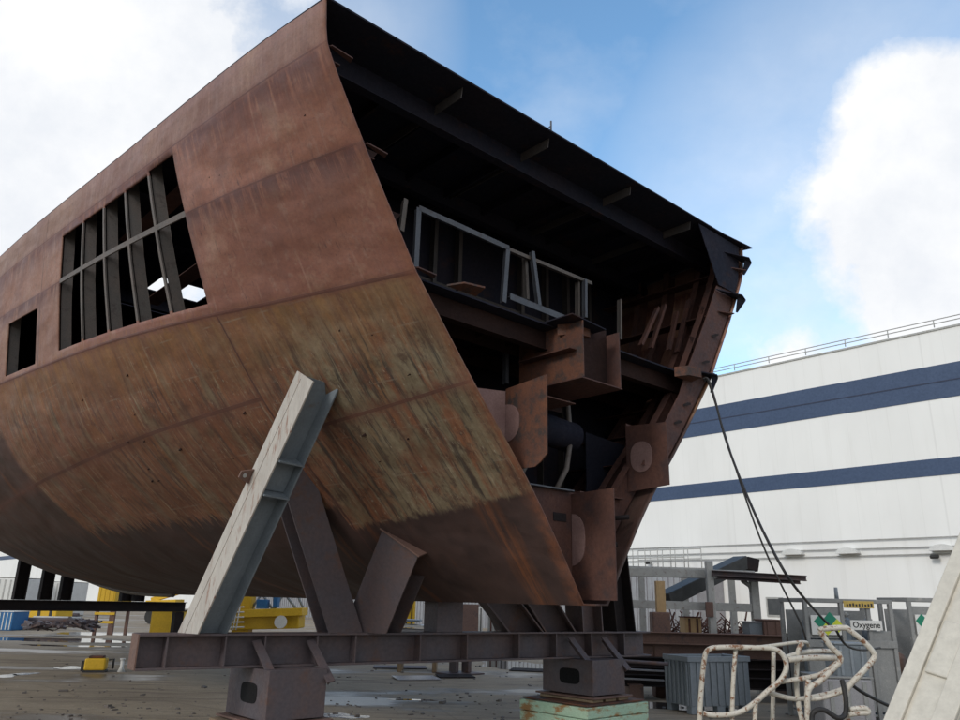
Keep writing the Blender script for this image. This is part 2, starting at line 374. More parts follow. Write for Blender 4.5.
def bb(s, z):
    """half breadth at station s, height z (below the knuckle the section is sheared up by the keel rise)"""
    k = round(s, 4)
    if k not in _cache: _cache[k] = [pchip(SS, TB[q], s) for q in ZK]
    c = _cache[k]
    kn = ZK.index(4.8)
    if z >= 4.8: return .35 * pchip(ZK[kn:], c[kn:], z) + .65 * float(np.interp(z, ZK[kn:], c[kn:]))
    return pchip(ZK[:kn + 1], c[:kn + 1], z)
def zreal(s, z):
    r = zrise(s)
    return z if z >= 4.8 or r == 0 else 4.8 - (4.8 - z) * (3.22 - r) / 3.22
def hit(x, y):
    """first point of the port shell seen at this place of the photograph"""
    r = ray(x, y); prev = None; t = 3.
    while t < 35:
        p = EYE + r * t; u, s, z = loc(p)
        if s >= -.3 and 1.5 < z < 7.5:
            f = u + bb(max(s, 0), z)
            if prev is not None and prev < 0 <= f: return u, s, z
            prev = f
        t += .02
    return None
hull = thing('ship_hull_section', W(0, 0, 0) + Vector((0, 0, 0)), A,
             'huge rust coloured steel ship hull block with an open end, propped on a steel cradle', 'ship section')
HB = lambda: MB()
def hbuild(mb, name, mat, parent=None, smooth=False):   # hull parts are written in local u, s, z
    o = mb.build(name, mat, parent or hull, local=True, smooth=smooth); return o
def shell(side, holes):
    svals = sorted(set([0, .05] + [round(.1 * i, 3) for i in range(1, 30)] + [round(2.9 + .2 * i, 3) for i in range(0, 136)] + [h for a in holes for h in a[:2]]))
    zvals = sorted(set([1.58 + (4.8 - 1.58) * i / 26 for i in range(27)] + [4.8 + (7.38 - 4.8) * i / 16 for i in range(17)] + [h for a in holes for h in a[2:]]))
    svals = [v for i, v in enumerate(svals) if i == 0 or v - svals[i - 1] > 1e-4]
    bm = bmesh.new(); uvl = bm.loops.layers.uv.new('sz'); g = {}
    for i, s in enumerate(svals):
        for j, z in enumerate(zvals):
            sh = sx(s, z) if side < 0 else s; g[i, j] = bm.verts.new((side * bb(sh, z), sh, zreal(s, z)))
    bott = [bm.verts.new((0, s, zreal(s, 1.58))) for s in svals]
    for i in range(len(svals) - 1):
        s0, s1 = svals[i], svals[i + 1]
        for j in range(-1, len(zvals) - 1):
            if j < 0:
                q = [(bott[i], s0, 1.5), (bott[i + 1], s1, 1.5), (g[i + 1, 0], s1, 1.58), (g[i, 0], s0, 1.58)]
            else:
                z0, z1 = zvals[j], zvals[j + 1]; cs, cz = (s0 + s1) / 2, (z0 + z1) / 2
                if any(a[0] < cs < a[1] and a[2] < cz < a[3] for a in holes): continue
                q = [(g[i, j], s0, z0), (g[i + 1, j], s1, z0), (g[i + 1, j + 1], s1, z1), (g[i, j + 1], s0, z1)]
            if side > 0: q = q[::-1]
            f = bm.faces.new([a[0] for a in q]); f.smooth = True
            if side < 0 and j >= 0 and 2.82 < cs < 6.23 and 4.95 < cz < 6.74: f.material_index = 1; f.smooth = False
            for lp, a in zip(f.loops, q): lp[uvl].uv = (a[1] + (0 if side < 0 else 37.3), a[2])
    kn = min(range(len(zvals)), key=lambda j: abs(zvals[j] - 4.8))
    for i in range(len(svals) - 1):
        e = bm.edges.get((g[i, kn], g[i + 1, kn]))
        if e: e.smooth = False
        e = bm.edges.get((g[i, 0], g[i + 1, 0]))
        if e: e.smooth = False
    bmesh.ops.delete(bm, geom=[v for v in bm.verts if not v.link_faces], context='VERTS')
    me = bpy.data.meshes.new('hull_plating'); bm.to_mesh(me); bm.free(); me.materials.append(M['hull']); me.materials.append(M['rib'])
    o = link(bpy.data.objects.new('hull_plating', me)); o.parent = hull
    sm = o.modifiers.new('plate_thickness', 'SOLIDIFY'); sm.thickness = .022; sm.offset = -1
    o['label'] = 'weathered outer hull plating with cut window openings' if side < 0 else 'far side hull plating seen from inside'
    return o
fr = [2.80, 3.46, 4.13, 4.80, 5.50, 6.25]
holes = []
for i in range(5):
    a, b_ = fr[i], fr[i + 1]
    holes.append((a + (.022 if i else 0), b_ - (.022 if i < 4 else 0), 6.02, 6.76 + .04 * (i == 0)))
    holes.append((a + (.022 if i else 0), b_ - (.022 if i < 4 else 0), 4.93, 5.95))
holes.append((7.05, 8.25, 4.88, 5.76))
shell(-1, holes); shell(1, [])
# thin rims round the window cuts (burnt edges)
def side_pt(s, z, side=-1, inn=0):
    sh = sx(s, z) if side < 0 else s
    return Vector((side * (bb(sh, z) - inn), sh, zreal(s, z)))

def rib(s, side, z0=1.7, z1=7.3, depth=.26, mat='rib', th=.014, flange=.12, name='hull_frame'):
    zs = [z0 + (z1 - z0) * i / 22 for i in range(23)]
    mb = MB(); bm = mb.bm
    out = [side_pt(s, z, side, .026) for z in zs]; inn = []
    for i, z in enumerate(zs):
        p = out[i]; t = (out[min(i + 1, 22)] - out[max(i - 1, 0)]); n = Vector((-t.z, 0, t.x)).normalized()
        if n.x * side > 0: n = -n
        q = p + n * depth
        if q.x * side < .02: q.x = .02 * side
        inn.append(q)
    for dx, a in ((-th / 2, 0), (th / 2, 1)):
        vo = [bm.verts.new(p + Vector((0, dx, 0))) for p in out]; vi = [bm.verts.new(p + Vector((0, dx, 0))) for p in inn]
        for i in range(22): bm.faces.new((vo[i], vo[i + 1], vi[i + 1], vi[i]))
    va = [bm.verts.new(p + Vector((0, -flange / 2, 0))) for p in inn]; vb = [bm.verts.new(p + Vector((0, flange / 2, 0))) for p in inn]
    for i in range(22): bm.faces.new((va[i], va[i + 1], vb[i + 1], vb[i]))
    for s_ in (-th / 2,):  # closing strip on the free front
        pass
    return hbuild(mb, name, M[mat])
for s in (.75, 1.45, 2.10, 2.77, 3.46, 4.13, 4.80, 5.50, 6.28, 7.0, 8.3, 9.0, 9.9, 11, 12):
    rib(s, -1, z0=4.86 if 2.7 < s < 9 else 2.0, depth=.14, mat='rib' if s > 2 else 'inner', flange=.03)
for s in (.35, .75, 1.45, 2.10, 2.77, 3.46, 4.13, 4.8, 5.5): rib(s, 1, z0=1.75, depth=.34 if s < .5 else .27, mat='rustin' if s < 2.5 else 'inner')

# main deck with a hatch cut in it
def deck(z, th, cuts, mat, name, s0=0., s1=29.5, ov=0.):
    mb = MB(); bm = mb.bm
    sv = sorted(set([s0] + [x for x in [.5 * i for i in range(1, 60)] if s0 < x < s1] + [s1] + [c for a in cuts for c in a[:2]]))
    uf = sorted(set([-1, -.8, -.6, -.4, -.2, 0, .2, .4, .6, .8, 1]))
    for i in range(len(sv) - 1):
        a, b_ = sv[i], sv[i + 1]
        ua, ub = bb(max(a, 0), z) - .03 + ov, bb(max(b_, 0), z) - .03 + ov
        cu = sorted(set([-9, 9] + [c for k in cuts if k[0] <= a + 1e-6 and k[1] >= b_ - 1e-6 for c in k[2:]]))
        for j in range(len(cu) - 1):
            c0, c1 = cu[j], cu[j + 1]
            if any(k[0] <= a + 1e-6 and k[1] >= b_ - 1e-6 and k[2] <= (c0 + c1) / 2 <= k[3] for k in cuts): continue
            cl = lambda v, w: max(-w, min(w, v))
            P = [Vector((cl(c0, ua), a, z)), Vector((cl(c1, ua), a, z)), Vector((cl(c1, ub), b_, z)), Vector((cl(c0, ub), b_, z))]
            mb.prism(P, (0, 0, th))
    bmesh.ops.remove_doubles(bm, verts=bm.verts[:], dist=1e-4)
    return hbuild(mb, name, M[mat])
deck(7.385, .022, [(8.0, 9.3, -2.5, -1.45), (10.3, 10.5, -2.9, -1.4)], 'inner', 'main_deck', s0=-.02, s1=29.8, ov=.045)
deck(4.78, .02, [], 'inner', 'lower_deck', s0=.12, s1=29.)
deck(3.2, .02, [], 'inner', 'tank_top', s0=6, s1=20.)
# deck girders and stiffeners
for s, dp in ((.62, .30), (2.1, .26), (3.5, .26), (4.9, .26), (6.3, .26), (7.7, .26), (9.6, .26), (11.5, .26)):
    mb = MB(); w = bb(s, 7.2) - .05
    mb.box((0, s, 7.38 - dp / 2), (2 * w, .014, dp)); mb.box((0, s, 7.38 - dp - .008), (2 * w, .13, .014)); hbuild(mb, 'deck_girder', M['inner'])
for k, px in enumerate(((366, 45), (458, 82), (546, 130), (636, 192), (694, 228))):
    pass
for u in (-3.4, -2.75, -2.1, -1.45, -.75, 0, .75, 1.45, 2.1, 2.75, 3.4):
    mb = MB(); e = 0.17 + .05 * random.random()
    L0 = .66; mb.box((u, (L0 + 7.6) / 2, 7.38 - .065), (.012, 7.6 - L0, .13)); mb.box((u + .015, (L0 + 7.6) / 2, 7.38 - .125), (.04, 7.6 - L0, .022))
    hbuild(mb, 'deck_stiffener', M['inner'])
# stiffener ends in a paler colour, standing in for light at the free edge
for x_, y_ in ((456, 82), (542, 130), (624, 193), (684, 229)):
    u = sec(x_, y_, .22)[0]; mb = MB(); mb.prism([Vector((u, .10, 7.383)), Vector((u, 2.6, 7.383)), Vector((u, 2.6, 7.28)), Vector((u, .12, 7.25))], (.012, 0, 0))
    hbuild(mb, 'edge_bracket', M['rib2'])
# side stringer ends standing out of the port shell
for z, l in ((6.88, .26), (5.98, .22), (4.84, .2)):
    for side in (-1, 1):
        u = bb(0, z) - .03; mb = MB()
        mb.prism([Vector((side * u, .03, z)), Vector((side * (u - .30), .10, z)), Vector((side * (u - .28), .02, z)), Vector((side * (u - .02), -.10 if side > 0 else .0, z))], (0, 0, .014))
        mb.box((side * (u - .12), 3.2, z + .005), (.24, 6., .012))
        hbuild(mb, 'side_stringer', M['rustin'])
# plate tips that stick out past the starboard edge
for z, out in ((7.08, .12), (6.32, .15), (4.80, .06)):
    u = bb(0, z)
    mb = MB(); mb.prism([Vector((u - .55, .02, z + .02)), Vector((u - .10, -.18, z - .01)), Vector((u + out, -.10, z)), Vector((u + .03, .03, z + .02))], (0, 0, .016))
    mb.prism([Vector((u - .02, -.01, z - .22)), Vector((u + .02, -.01, z - .22)), Vector((u + out, -.10, z - .005)), Vector((u - .1, -.10, z - .012))], (0, .014, 0))
    hbuild(mb, 'stringer_tip', M['inner'])
# lower deck edge beam across the open end
mb = MB(); w = bb(.3, 4.6) - .05
mb.box((0, .30, 4.66), (2 * w, .014, .22)); mb.box((0, .32, 4.54), (2 * w - .2, .12, .014)); hbuild(mb, 'deck_edge_beam', M['darkrust'])
for u in (-2.3, -.55, 1.9):
    mb = MB(); mb.prism([Vector((u, .05, 4.80)), Vector((u + .42, .05, 4.80)), Vector((u + .36, -.16, 4.82)), Vector((u + .1, -.12, 4.81))], (0, 0, -.02 if u < -1 else -.14))
    hbuild(mb, 'torn_bracket', M['orange'])
# light grey frame of the inner bulkhead
bk = 1.0
def post(u, z0, z1, w=.07, s=bk, lean=0, name='bulkhead_post', mat='greyp'):
    mb = MB(); a = Vector((u, s, z0)); b_ = Vector((u + lean, s, z1)); t = (b_ - a).normalized(); rot = Matrix((t, Vector((0, 1, 0)), t.cross(Vector((0, 1, 0))))).transposed()
    mb.box((a + b_) / 2, ((b_ - a).length, .07, .012), rot); mb.box((a + b_) / 2 + Vector((0, -.035, 0)), ((b_ - a).length, .01, w), rot)
    return hbuild(mb, name, M[mat])
def px(x, y, s=bk): return sec(x, y, s)
def bar(p, q, s=bk, w=.07, name='bulkhead_rail', mat='greyp'):
    a, b_ = px(*p, s), px(*q, s); a = Vector((a[0], s, a[2])); b_ = Vector((b_[0], s, b_[2]))
    t = (b_ - a).normalized(); n = t.cross(Vector((0, 1, 0))); rot = Matrix((t, Vector((0, 1, 0)), n)).transposed(); mb = MB()
    mb.box((a + b_) / 2, ((b_ - a).length, .07, .014), rot); mb.box((a + b_) / 2 + Vector((0, -.04, 0)), ((b_ - a).length, .012, w), rot)
    return hbuild(mb, name, M[mat])
bar((417, 209), (507, 249)); bar((417, 209), (414, 268)); bar((506, 249), (502, 303)); bar((531, 252), (538, 308), w=.06)
bar((524, 256), (526, 300), 1.12, .05, mat='rib'); bar((584, 280), (584, 318), w=.05); bar((577, 282), (577, 318), 1.1, .04, mat='rib')
bar((508, 297), (578, 325), w=.09); bar((505, 330), (505, 384), w=.05); bar((526, 352), (525, 384), w=.09); bar((507, 250), (590, 284), 1.05, .05, mat='rib')
bar((404, 200), (400, 232), 1.1, .06, mat='rib'); bar((619, 300), (619, 340), 1.0, .04, mat='rib')
# pieces of piping and slanted braces on the far side
for p, q in (((640, 345), (657, 308)), ((650, 348), (664, 305)), ((668, 350), (676, 312)), ((676, 352), (688, 300))):
    bar(p, q, .7, .05, 'shell_brace', 'rustin')
# transverse bulkheads: dark plates behind
def bulk(s, z0, z1, holes_, mat='inner', name='bulkhead'):
    mb = MB()
    us = sorted(set([-9, 9] + [h for k in holes_ for h in k[:2]])); zs = sorted(set(list(np.linspace(z0, z1, 9)) + [h for k in holes_ for h in k[2:]]))
    for i in range(len(us) - 1):
        for j in range(len(zs) - 1):
            cu, cz = (us[i] + us[i + 1]) / 2, (zs[j] + zs[j + 1]) / 2
            if any(k[0] < cu < k[1] and k[2] < cz < k[3] for k in holes_): continue
            b0, b1 = bb(s, zs[j]) - .03, bb(s, zs[j + 1]) - .03
            cl = lambda v, w_: max(-w_, min(w_, v))
            P = [Vector((cl(us[i], b0), s, zs[j])), Vector((cl(us[i + 1], b0), s, zs[j])), Vector((cl(us[i + 1], b1), s, zs[j + 1])), Vector((cl(us[i], b1), s, zs[j + 1]))]
            if (P[0] - P[1]).length < .01: continue
            mb.prism(P, (0, .012, 0))
    return hbuild(mb, name, M[mat])
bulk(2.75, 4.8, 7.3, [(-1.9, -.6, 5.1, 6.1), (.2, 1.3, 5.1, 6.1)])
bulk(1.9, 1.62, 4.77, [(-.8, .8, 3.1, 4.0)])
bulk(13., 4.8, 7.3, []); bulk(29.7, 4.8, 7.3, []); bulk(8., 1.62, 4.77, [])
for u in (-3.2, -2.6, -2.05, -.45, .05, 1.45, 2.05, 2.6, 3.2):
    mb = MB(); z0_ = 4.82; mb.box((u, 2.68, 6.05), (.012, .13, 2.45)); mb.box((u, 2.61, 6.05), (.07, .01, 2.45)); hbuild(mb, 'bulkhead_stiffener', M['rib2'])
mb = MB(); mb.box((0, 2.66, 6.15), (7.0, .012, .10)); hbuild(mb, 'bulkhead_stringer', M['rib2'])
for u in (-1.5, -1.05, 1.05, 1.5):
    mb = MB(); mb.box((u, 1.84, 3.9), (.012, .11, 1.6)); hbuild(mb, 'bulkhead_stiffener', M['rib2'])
# floor plate of the open end, ring shaped above
def floor_plate(s, top, mat, gi=1.13):
    P = []
    for z in np.linspace(1.62, top, 12): P.append(Vector((-bb(max(s, 0), z) + .03, s, z)))
    P += [Vector((-gi, s, top + .08)), Vector((-gi, s, 3.16))]
    for a in range(6):
        t = a / 5 * math.pi / 2; P.append(Vector((-gi + .30 * (1 - math.cos(t)) , s, 3.16 - .30 * math.sin(t))))
    Q = [Vector((-p.x, p.y, p.z)) for p in P[::-1]]
    mb = MB(); mb.prism(P + Q, (0, .016, 0)); return hbuild(mb, 'floor_plate', M[mat])
FS = .34
fp = floor_plate(FS, 3.82, 'rustin')
mb = MB(); mb.box((-.47, FS - .02, 2.868), (.86, .12, .016)); hbuild(mb, 'floor_flange', M['greyp'])
mb = MB(); mb.box((.5, FS - .02, 2.868), (.86, .12, .016)); hbuild(mb, 'floor_flange', M['rustin'])
a_, b_ = sec(553, 512, FS), sec(566, 522, FS)
mb = MB(); mb.box(((a_[0] + b_[0]) / 2, FS - .006, (a_[2] + b_[2]) / 2), (abs(b_[0] - a_[0]), .006, abs(a_[2] - b_[2]))); hbuild(mb, 'drain_hole', M['black'], fp)  # dark plate painted on for the shade inside the hole
floor_plate(1.1, 3.82, 'inner', 1.2)
def girder(u, pts, mat, name='girder', th=.016):
    mb = MB(); mb.prism([Vector((u - th / 2, s, z)) for s, z in pts], (th, 0, 0)); return hbuild(mb, name, M[mat])
def oval(u, s0, z0, hw, hh, mat, parent, half=False, th=.008):
    mb = MB(); P = []
    rg = range(-8, 9) if half else range(-16, 16)
    for k in rg:
        a = k / 16 * math.pi
        P.append(Vector((u, s0 - math.cos(a) * hw * (1 if not half else 1), z0 + math.copysign(abs(math.sin(a)) ** .75, math.sin(a)) * hh)))
    mb.prism(P, (-th, 0, 0)); return hbuild(mb, 'manhole_cover', M[mat], parent)
kg = girder(0, [(-.3, 1.62), (-.3, 2.86), (FS, 2.84), (FS, 1.62)], 'rustin', 'keel_girder')
oval(-.009, FS - .01, 2.30, .20, .30, 'pink', kg, True)
sg = girder(-1.12, [(-.3, 3.10), (-.3, 3.98), (FS, 3.93), (FS, 2.98), (-.12, 2.98), (-.2, 3.02)], 'orange', 'side_girder')
oval(-1.129, FS - .01, 3.52, .22, .22, 'pink', sg, True)
sg = girder(1.12, [(-.3, 3.02), (-.3, 3.82), (FS, 3.86), (FS, 2.98)], 'rustin', 'side_girder')
oval(1.111, .10, 3.42, .17, .20, 'pink', sg)
# wings of floor plate painted pinkish on the near side
P = []
for z in np.linspace(2.9, 3.80, 6): P.append(Vector((-bb(FS, z) + .04, FS - .012, z)))
P += [Vector((-1.14, FS - .012, 3.9)), Vector((-1.14, FS - .012, 3.0))]
mb = MB(); mb.prism(P, (0, .006, 0)); hbuild(mb, 'wing_plate', M['pink'])
# box girder under the lower deck
GU, _, GZ1 = sec(583, 320, -.3); GZ0 = sec(583, 376, -.3)[2]; GR = sec(620, 360, -.3)[0]
g1 = girder(GU, [(-.3, GZ0), (-.3, GZ1), (.75, GZ1), (.75, GZ0)], 'orange', 'box_girder_side')
g2 = girder(GR, [(-.3, GZ0), (-.3, 4.80), (.9, 4.80), (.9, GZ0)], 'rustin', 'box_girder_side')
mb = MB(); mb.box(((GU + GR) / 2, .12, GZ0 - .01), (GR - GU + .06, .84, .014)); hbuild(mb, 'box_girder_bottom', M['rustin'])
mb = MB(); mb.box(((GU + GR) / 2, -.1, 4.52), (GR - GU - .02, .012, 4.80 - GZ0 - .02)); hbuild(mb, 'box_girder_web', M['darkrust'])
mb = MB(); mb.box((GU - .07, .22, (GZ0 + GZ1) / 2), (.12, .85, .012)); hbuild(mb, 'girder_stiffener', M['rustin'])
mb = MB(); mb.box((GU - .1, .35, GZ0 - .22), (.7, .6, .014)); hbuild(mb, 'hanging_shelf', M['rustin'])
mb = MB(); mb.box((GU + .25, .5, GZ0 - .12), (.5, .014, .2)); hbuild(mb, 'hanging_plate', M['darkrust'])
mb = MB(); mb.box((GU + .12, .25, GZ1 + .012), (.62, 1.1, .014), Matrix.Rotation(R(4), 3, 'Y')); hbuild(mb, 'box_girder_top', M['inner'])
# stern tube lying across the void, and curved web frames behind it
mb = MB(); mb.tube([(-.75, .75, 3.74), (.5, .75, 3.66)], .20, 20); hbuild(mb, 'cross_tube', M['inner'])
for u in (-.45, .25):
    mb = MB(); mb.tube([(u - .25, .6, 2.9), (u - .02, .62, 3.2), (u + .1, .65, 3.6), (u + .1, .7, 4.2)], .035, 8); hbuild(mb, 'bent_stiffener', M['rib'])
mb = MB(); mb.prism([Vector((-.35, .5, 4.02)), Vector((-.1, .5, 4.0)), Vector((-.16, .5, 3.90))], (0, .01, 0)); hbuild(mb, 'loose_offcut', M['sheet'])
# starboard web: wide flange plate following the shell, at the free end
mb = MB(); zs = list(np.linspace(3.3, 6.44, 12)); P = [Vector((bb(0, z) - .03, .03, z)) for z in zs]
Q = [Vector((bb(0, z) - .03 - (.42 if z < 4.7 else .50), .05, z)) for z in zs[::-1]]
mb.prism(P + Q, (0, .012, 0)); hbuild(mb, 'end_web', M['rustin'])
for z in (3.5, 3.95, 4.25, 5.0, 5.5):
    mb = MB(); u = bb(0, z) - .20; mb.prism([Vector((u - .06, .028, z)), Vector((u + .05, .028, z + .05)), Vector((u + .04, -.03, z + .03))], (0, 0, .03)); hbuild(mb, 'lug', M['black'])
# dark plate added for the shaded deck corner, small knees, hanging cables and loose pieces in the void
mb = MB(); u = bb(0, 7.0); mb.prism([Vector((u - .03, .02, 7.36)), Vector((u - 1.25, .02, 7.36)), Vector((bb(0, 6.45) - .52, .02, 6.45)), Vector((bb(0, 6.45) - .04, .02, 6.45)), Vector((bb(0, 6.7) - .04, .02, 6.7))], (0, .012, 0)); hbuild(mb, 'corner_shade_plate', M['inner'])
for z, w_ in ((4.76, .75), (5.55, .5), (6.15, .5)):
    u = bb(.3, z) - .05; mb = MB(); mb.prism([Vector((u, .31, z)), Vector((u - w_, .31, z)), Vector((u - w_ * .9, .31, z - .08)), Vector((bb(.3, z - .5) - .06, .31, z - .5))], (0, .012, 0)); hbuild(mb, 'side_knee', M['rustin'])
    u = -u; mb = MB(); mb.prism([Vector((u, .31, z)), Vector((u + w_, .31, z)), Vector((u + w_ * .9, .31, z - .08)), Vector((-bb(.3, z - .5) + .06, .31, z - .5))], (0, .012, 0)); hbuild(mb, 'side_knee', M['darkrust'])
for s_ in (.8, 1.5, 2.2):
    mb = MB(); w_ = bb(s_, 4.6) - .1; mb.box((0, s_, 4.67), (2 * w_, .012, .20)); hbuild(mb, 'lower_deck_beam', M['darkrust'])
for u in (-1.9, -1.2, -.7, .7, 1.2, 1.9):
    mb = MB(); mb.box((u, 1.5, 4.71), (.012, 2.3, .12)); hbuild(mb, 'lower_deck_stiffener', M['darkrust'])
for z in (3.45, 3.95, 4.4): mb = MB(); u = bb(.6, z) - .1; mb.box((u - .06, 1.6, z), (.16, 2.2, .012)); hbuild(mb, 'side_stringer', M['rustin'])
mb = MB(); mb.prism([Vector((3.4, -.02, 7.386)), Vector((4.22, -.10, 7.372)), Vector((4.10, .5, 7.386)), Vector((3.4, .5, 7.386))], (0, 0, .018)); hbuild(mb, 'deck_corner', M['inner'])
# small lugs on the shell edge lower down and mast on deck
for z in (2.25, 2.6):
    u = bb(0, z); mb = MB(); mb.tube([(u - .25, .30, z), (u - .10, .1, z + .02)], .03, 8); hbuild(mb, 'pipe_stub', M['black'])
mp = sec(551, 122, .1)
mb = MB(); mb.tube([(mp[0], .1, 7.40), (mp[0], .1, 7.66)], .014, 6); mb.tube([(mp[0] - .16, .1, 7.42), (mp[0] + .01, .1, 7.60)], .008, 5); hbuild(mb, 'deck_stanchion', M['greyp'])
rnd = random.Random(3)
for k in range(26):
    s_ = rnd.uniform(.2, 6.5); z_ = rnd.choice((rnd.uniform(2.8, 4.7), rnd.uniform(6.0, 6.85) if s_ < 2.5 else rnd.uniform(2.9, 4.6))); p = side_pt(s_, z_, -1, -.006)
    mb = MB(); mb.box(p, (.02, rnd.uniform(.03, .07), rnd.uniform(.03, .08)), Matrix.Rotation(rnd.uniform(-.3, .3), 3, 'X'), .003); hbuild(mb, 'weld_scar', M['darkrust'])
# raised weld beads along the shell seams
def seam(fz, s0, s1, name='weld_seam'):
    mb = MB(); n = max(6, int((s1 - s0) / .25)); pts = []
    for i in range(n + 1):
        s = s0 + (s1 - s0) * i / n; z = fz(s); pts.append(side_pt(s, z, -1, -.001))
    mb.tube(pts, .010, 6); return hbuild(mb, name, M['rustin'])
seam(lambda s: 6.90, 0, 12); seam(lambda s: 5.98, 0, 2.8); seam(lambda s: 5.98, 6.26, 12)
seam(lambda s: 3.81 - .115 * s, 0, 2.72); seam(lambda s: 4.17 - .10 * s, 2.72, 7.9); seam(lambda s: 4.8, 0, 14)
seam(lambda s: 2.74 - .11 * s, 0, 2.72); seam(lambda s: 2.74 - .02 * s, 2.72, 9)
mb = MB(); mb.tube([side_pt(2.72, z, -1, -.001) for z in np.linspace(1.7, 4.78, 14)], .006, 6); hbuild(mb, 'weld_seam', M['rustin'])
# bar along the rising keel (the pale strip near the left edge)
mb = MB(); mb.tube([(-.25, s, zreal(s, 1.58) - .03) for s in np.linspace(11.5, 29, 30)], .05, 6); hbuild(mb, 'keel_bar', M['rib'])

# ------------------------------------------------------------------ cradle under the near end
BT = 1.16
L_ = atz(140, 634, BT); R_ = atz(645, 631.5, BT); BD = (R_ - L_).normalized(); BN = Vector((-BD.y, BD.x, 0))
BA = math.atan2(BD.y, BD.x); BL = (R_ - L_).length
def onb(x, y, off=0):
    r = ray(x, y); t = (L_ + BN * off - EYE).dot(BN) / r.dot(BN); return EYE + r * t
def bpt(q, off=0, z=0): return L_ + BD * q + BN * off + Vector((0, 0, z - BT))
UP = Vector((0, 0, 1))
cr = thing('steel_cradle', bpt(BL / 2, 0, G), BA, 'long dark I-beam cradle with slanted struts carrying the open end of the hull', 'cradle')
mb = MB(); mb.ibeam(bpt(0, .16, BT - .19), bpt(BL + .1, .16, BT - .19), UP, .38, .36, .026, .018); mb.build('cross_beam', M['beam'], cr)
for q in (.30, .95, 1.42, 2.08, 2.60, 3.55, 4.3, 5.2, 5.9, 6.6, 7.3):
    mb = MB(); rot = Matrix((BD, BN, UP)).transposed()
    mb.box(bpt(q, .075, BT - .19), (.018, .16, .326), rot); mb.build('beam_stiffener', M['beam'], cr)
mb = MB(); rot = Matrix((BD, BN, UP)).transposed(); mb.box(bpt(-.008, .16, BT - .19), (.016, .34, .37), rot); mb.build('end_plate', M['beam2'], cr)
# white-faced strut
c = Vector((.3, -.95, 0))
def rotz(v, d): a = R(d); return Vector((v.x * math.cos(a) - v.y * math.sin(a), v.x * math.sin(a) + v.y * math.cos(a), 0))
def surfpt(x, y):
    h = hit(x, y); return W(*h)
foot = onb(203, 632, .14); foot.z = BT
top = surfpt(322, 381) + Vector((-.02, -.1, -.02))
nfl = rotz(c, -58)
st = thing('painted_strut', foot, 0, 'cream faced blue-grey I-beam strut with peeling paint, propping the hull side', 'strut')
t = (top - foot).normalized(); foot = foot - t * .25; nf = (nfl - t * nfl.dot(t)).normalized(); sd = t.cross(nf)
rot = Matrix((t, nf, sd)).transposed(); Ls = (top - foot).length; mid = (top + foot) / 2
HW = .185
mb = MB(); mb.box(mid + nf * HW, (Ls, .022, .36), rot, .003)
mb.box(mid + nf * (HW + .013) - sd * .05, (Ls * .97, .006, .006), rot); mb.clip(BT).build('outer_flange', M['strutw'], st)
mb = MB(); mb.box(mid, (Ls, HW * 2 - .022, .018), rot); mb.clip(BT).build('web', M['bluegrey'], st)
mb = MB(); mb.box(mid - nf * HW, (Ls, .022, .34), rot, .003); mb.clip(BT).build('inner_flange', M['bluegrey'], st)
sgn = 1 if sd.dot(c) > 0 else -1
for k in (.60, .72):
    mb = MB(); mb.box(foot + t * Ls * k + sd * sgn * .11, (.018, HW * 2 - .024, .20), rot); mb.build('stiffener', M['bluegrey'], st)
mb = MB(); mb.box(foot + t * Ls * .66 + sd * sgn * .05, (Ls * .11, HW * 2 - .03, .012), rot); mb.build('splice_plate', M['bluegrey'], st)
lug = foot + t * Ls * .62 + nf * (HW + .012) - sd * sgn * .15
mb = MB(); mb.prism([lug + t * .09, lug - t * .09, lug - t * .04 + nf * .15, lug + t * .04 + nf * .15], sd * .02); lg = mb.build('lifting_lug', M['beam2'], st)
mb = MB(); mb.tube([lug + nf * .09 - sd * .006, lug + nf * .09 + sd * .028], .025, 12); mb.build('lug_hole', M['galv'], lg)
# the other struts of the cradle
def strut(fx, fy, tip, off, mat, nfd, h=.36, w=.34, name='strut', zf=BT):
    f = onb(fx, fy, off); f.z = zf; d = (Vector(tip) - f).normalized()
    mb = MB(); mb.ibeam(f - d * .3, Vector(tip), nfd, h, w, .024, .018); return mb.clip(BT).build(name, M[mat], cr)
tp = surfpt(322, 415)
tp2 = surfpt(286, 458)
strut(340, 631, tp2, .16, 'beam', rotz(c, 20), .34, .44)
t3 = surfpt(405, 538); t3 = t3 + Vector((.05, .12, .0))
f3 = onb(372, 631, .16); f3.z = BT; N3 = rotz(c, -38)
mb = MB(); mb.ibeam(f3 - (t3 - f3) * .2, t3, N3, .42, .60, .024, .018); mb.clip(BT).build('strut', M['beam'], cr)
d3 = (t3 - f3).normalized(); r3 = Matrix((d3, (N3 - d3 * N3.dot(d3)).normalized(), d3.cross((N3 - d3 * N3.dot(d3)).normalized()))).transposed()
mb = MB(); mb.box(t3 + d3 * .008, (.02, .48, .66), r3, .003); mb.build('head_plate', M['beam2'], cr)
for fx, (u, s, z), mt in ((522, (.55, 2.6, 1.95), 'beam'), (556, (1.0, 2.4, 2.2), 'beam'), (618, (3.02, 2.35, 4.1), 'black'), (585, (2.6, 2.5, 3.3), 'beam')):
    f = onb(fx, 631, .2); f.z = BT
    mb = MB(); mb.ibeam(f - (W(u, s, z) - f) * .2, W(u, s, z), BD, .42, .40, .024, .018); mb.clip(BT).build('strut', M[mt], cr)
mb = MB(); f = bpt(5.55, .3, BT); mb.ibeam(f - Vector((.1, 0, .3)), W(.95, 3.0, 2.2), BD, .3, .3); mb.clip(BT).build('strut', M['beam'], cr)
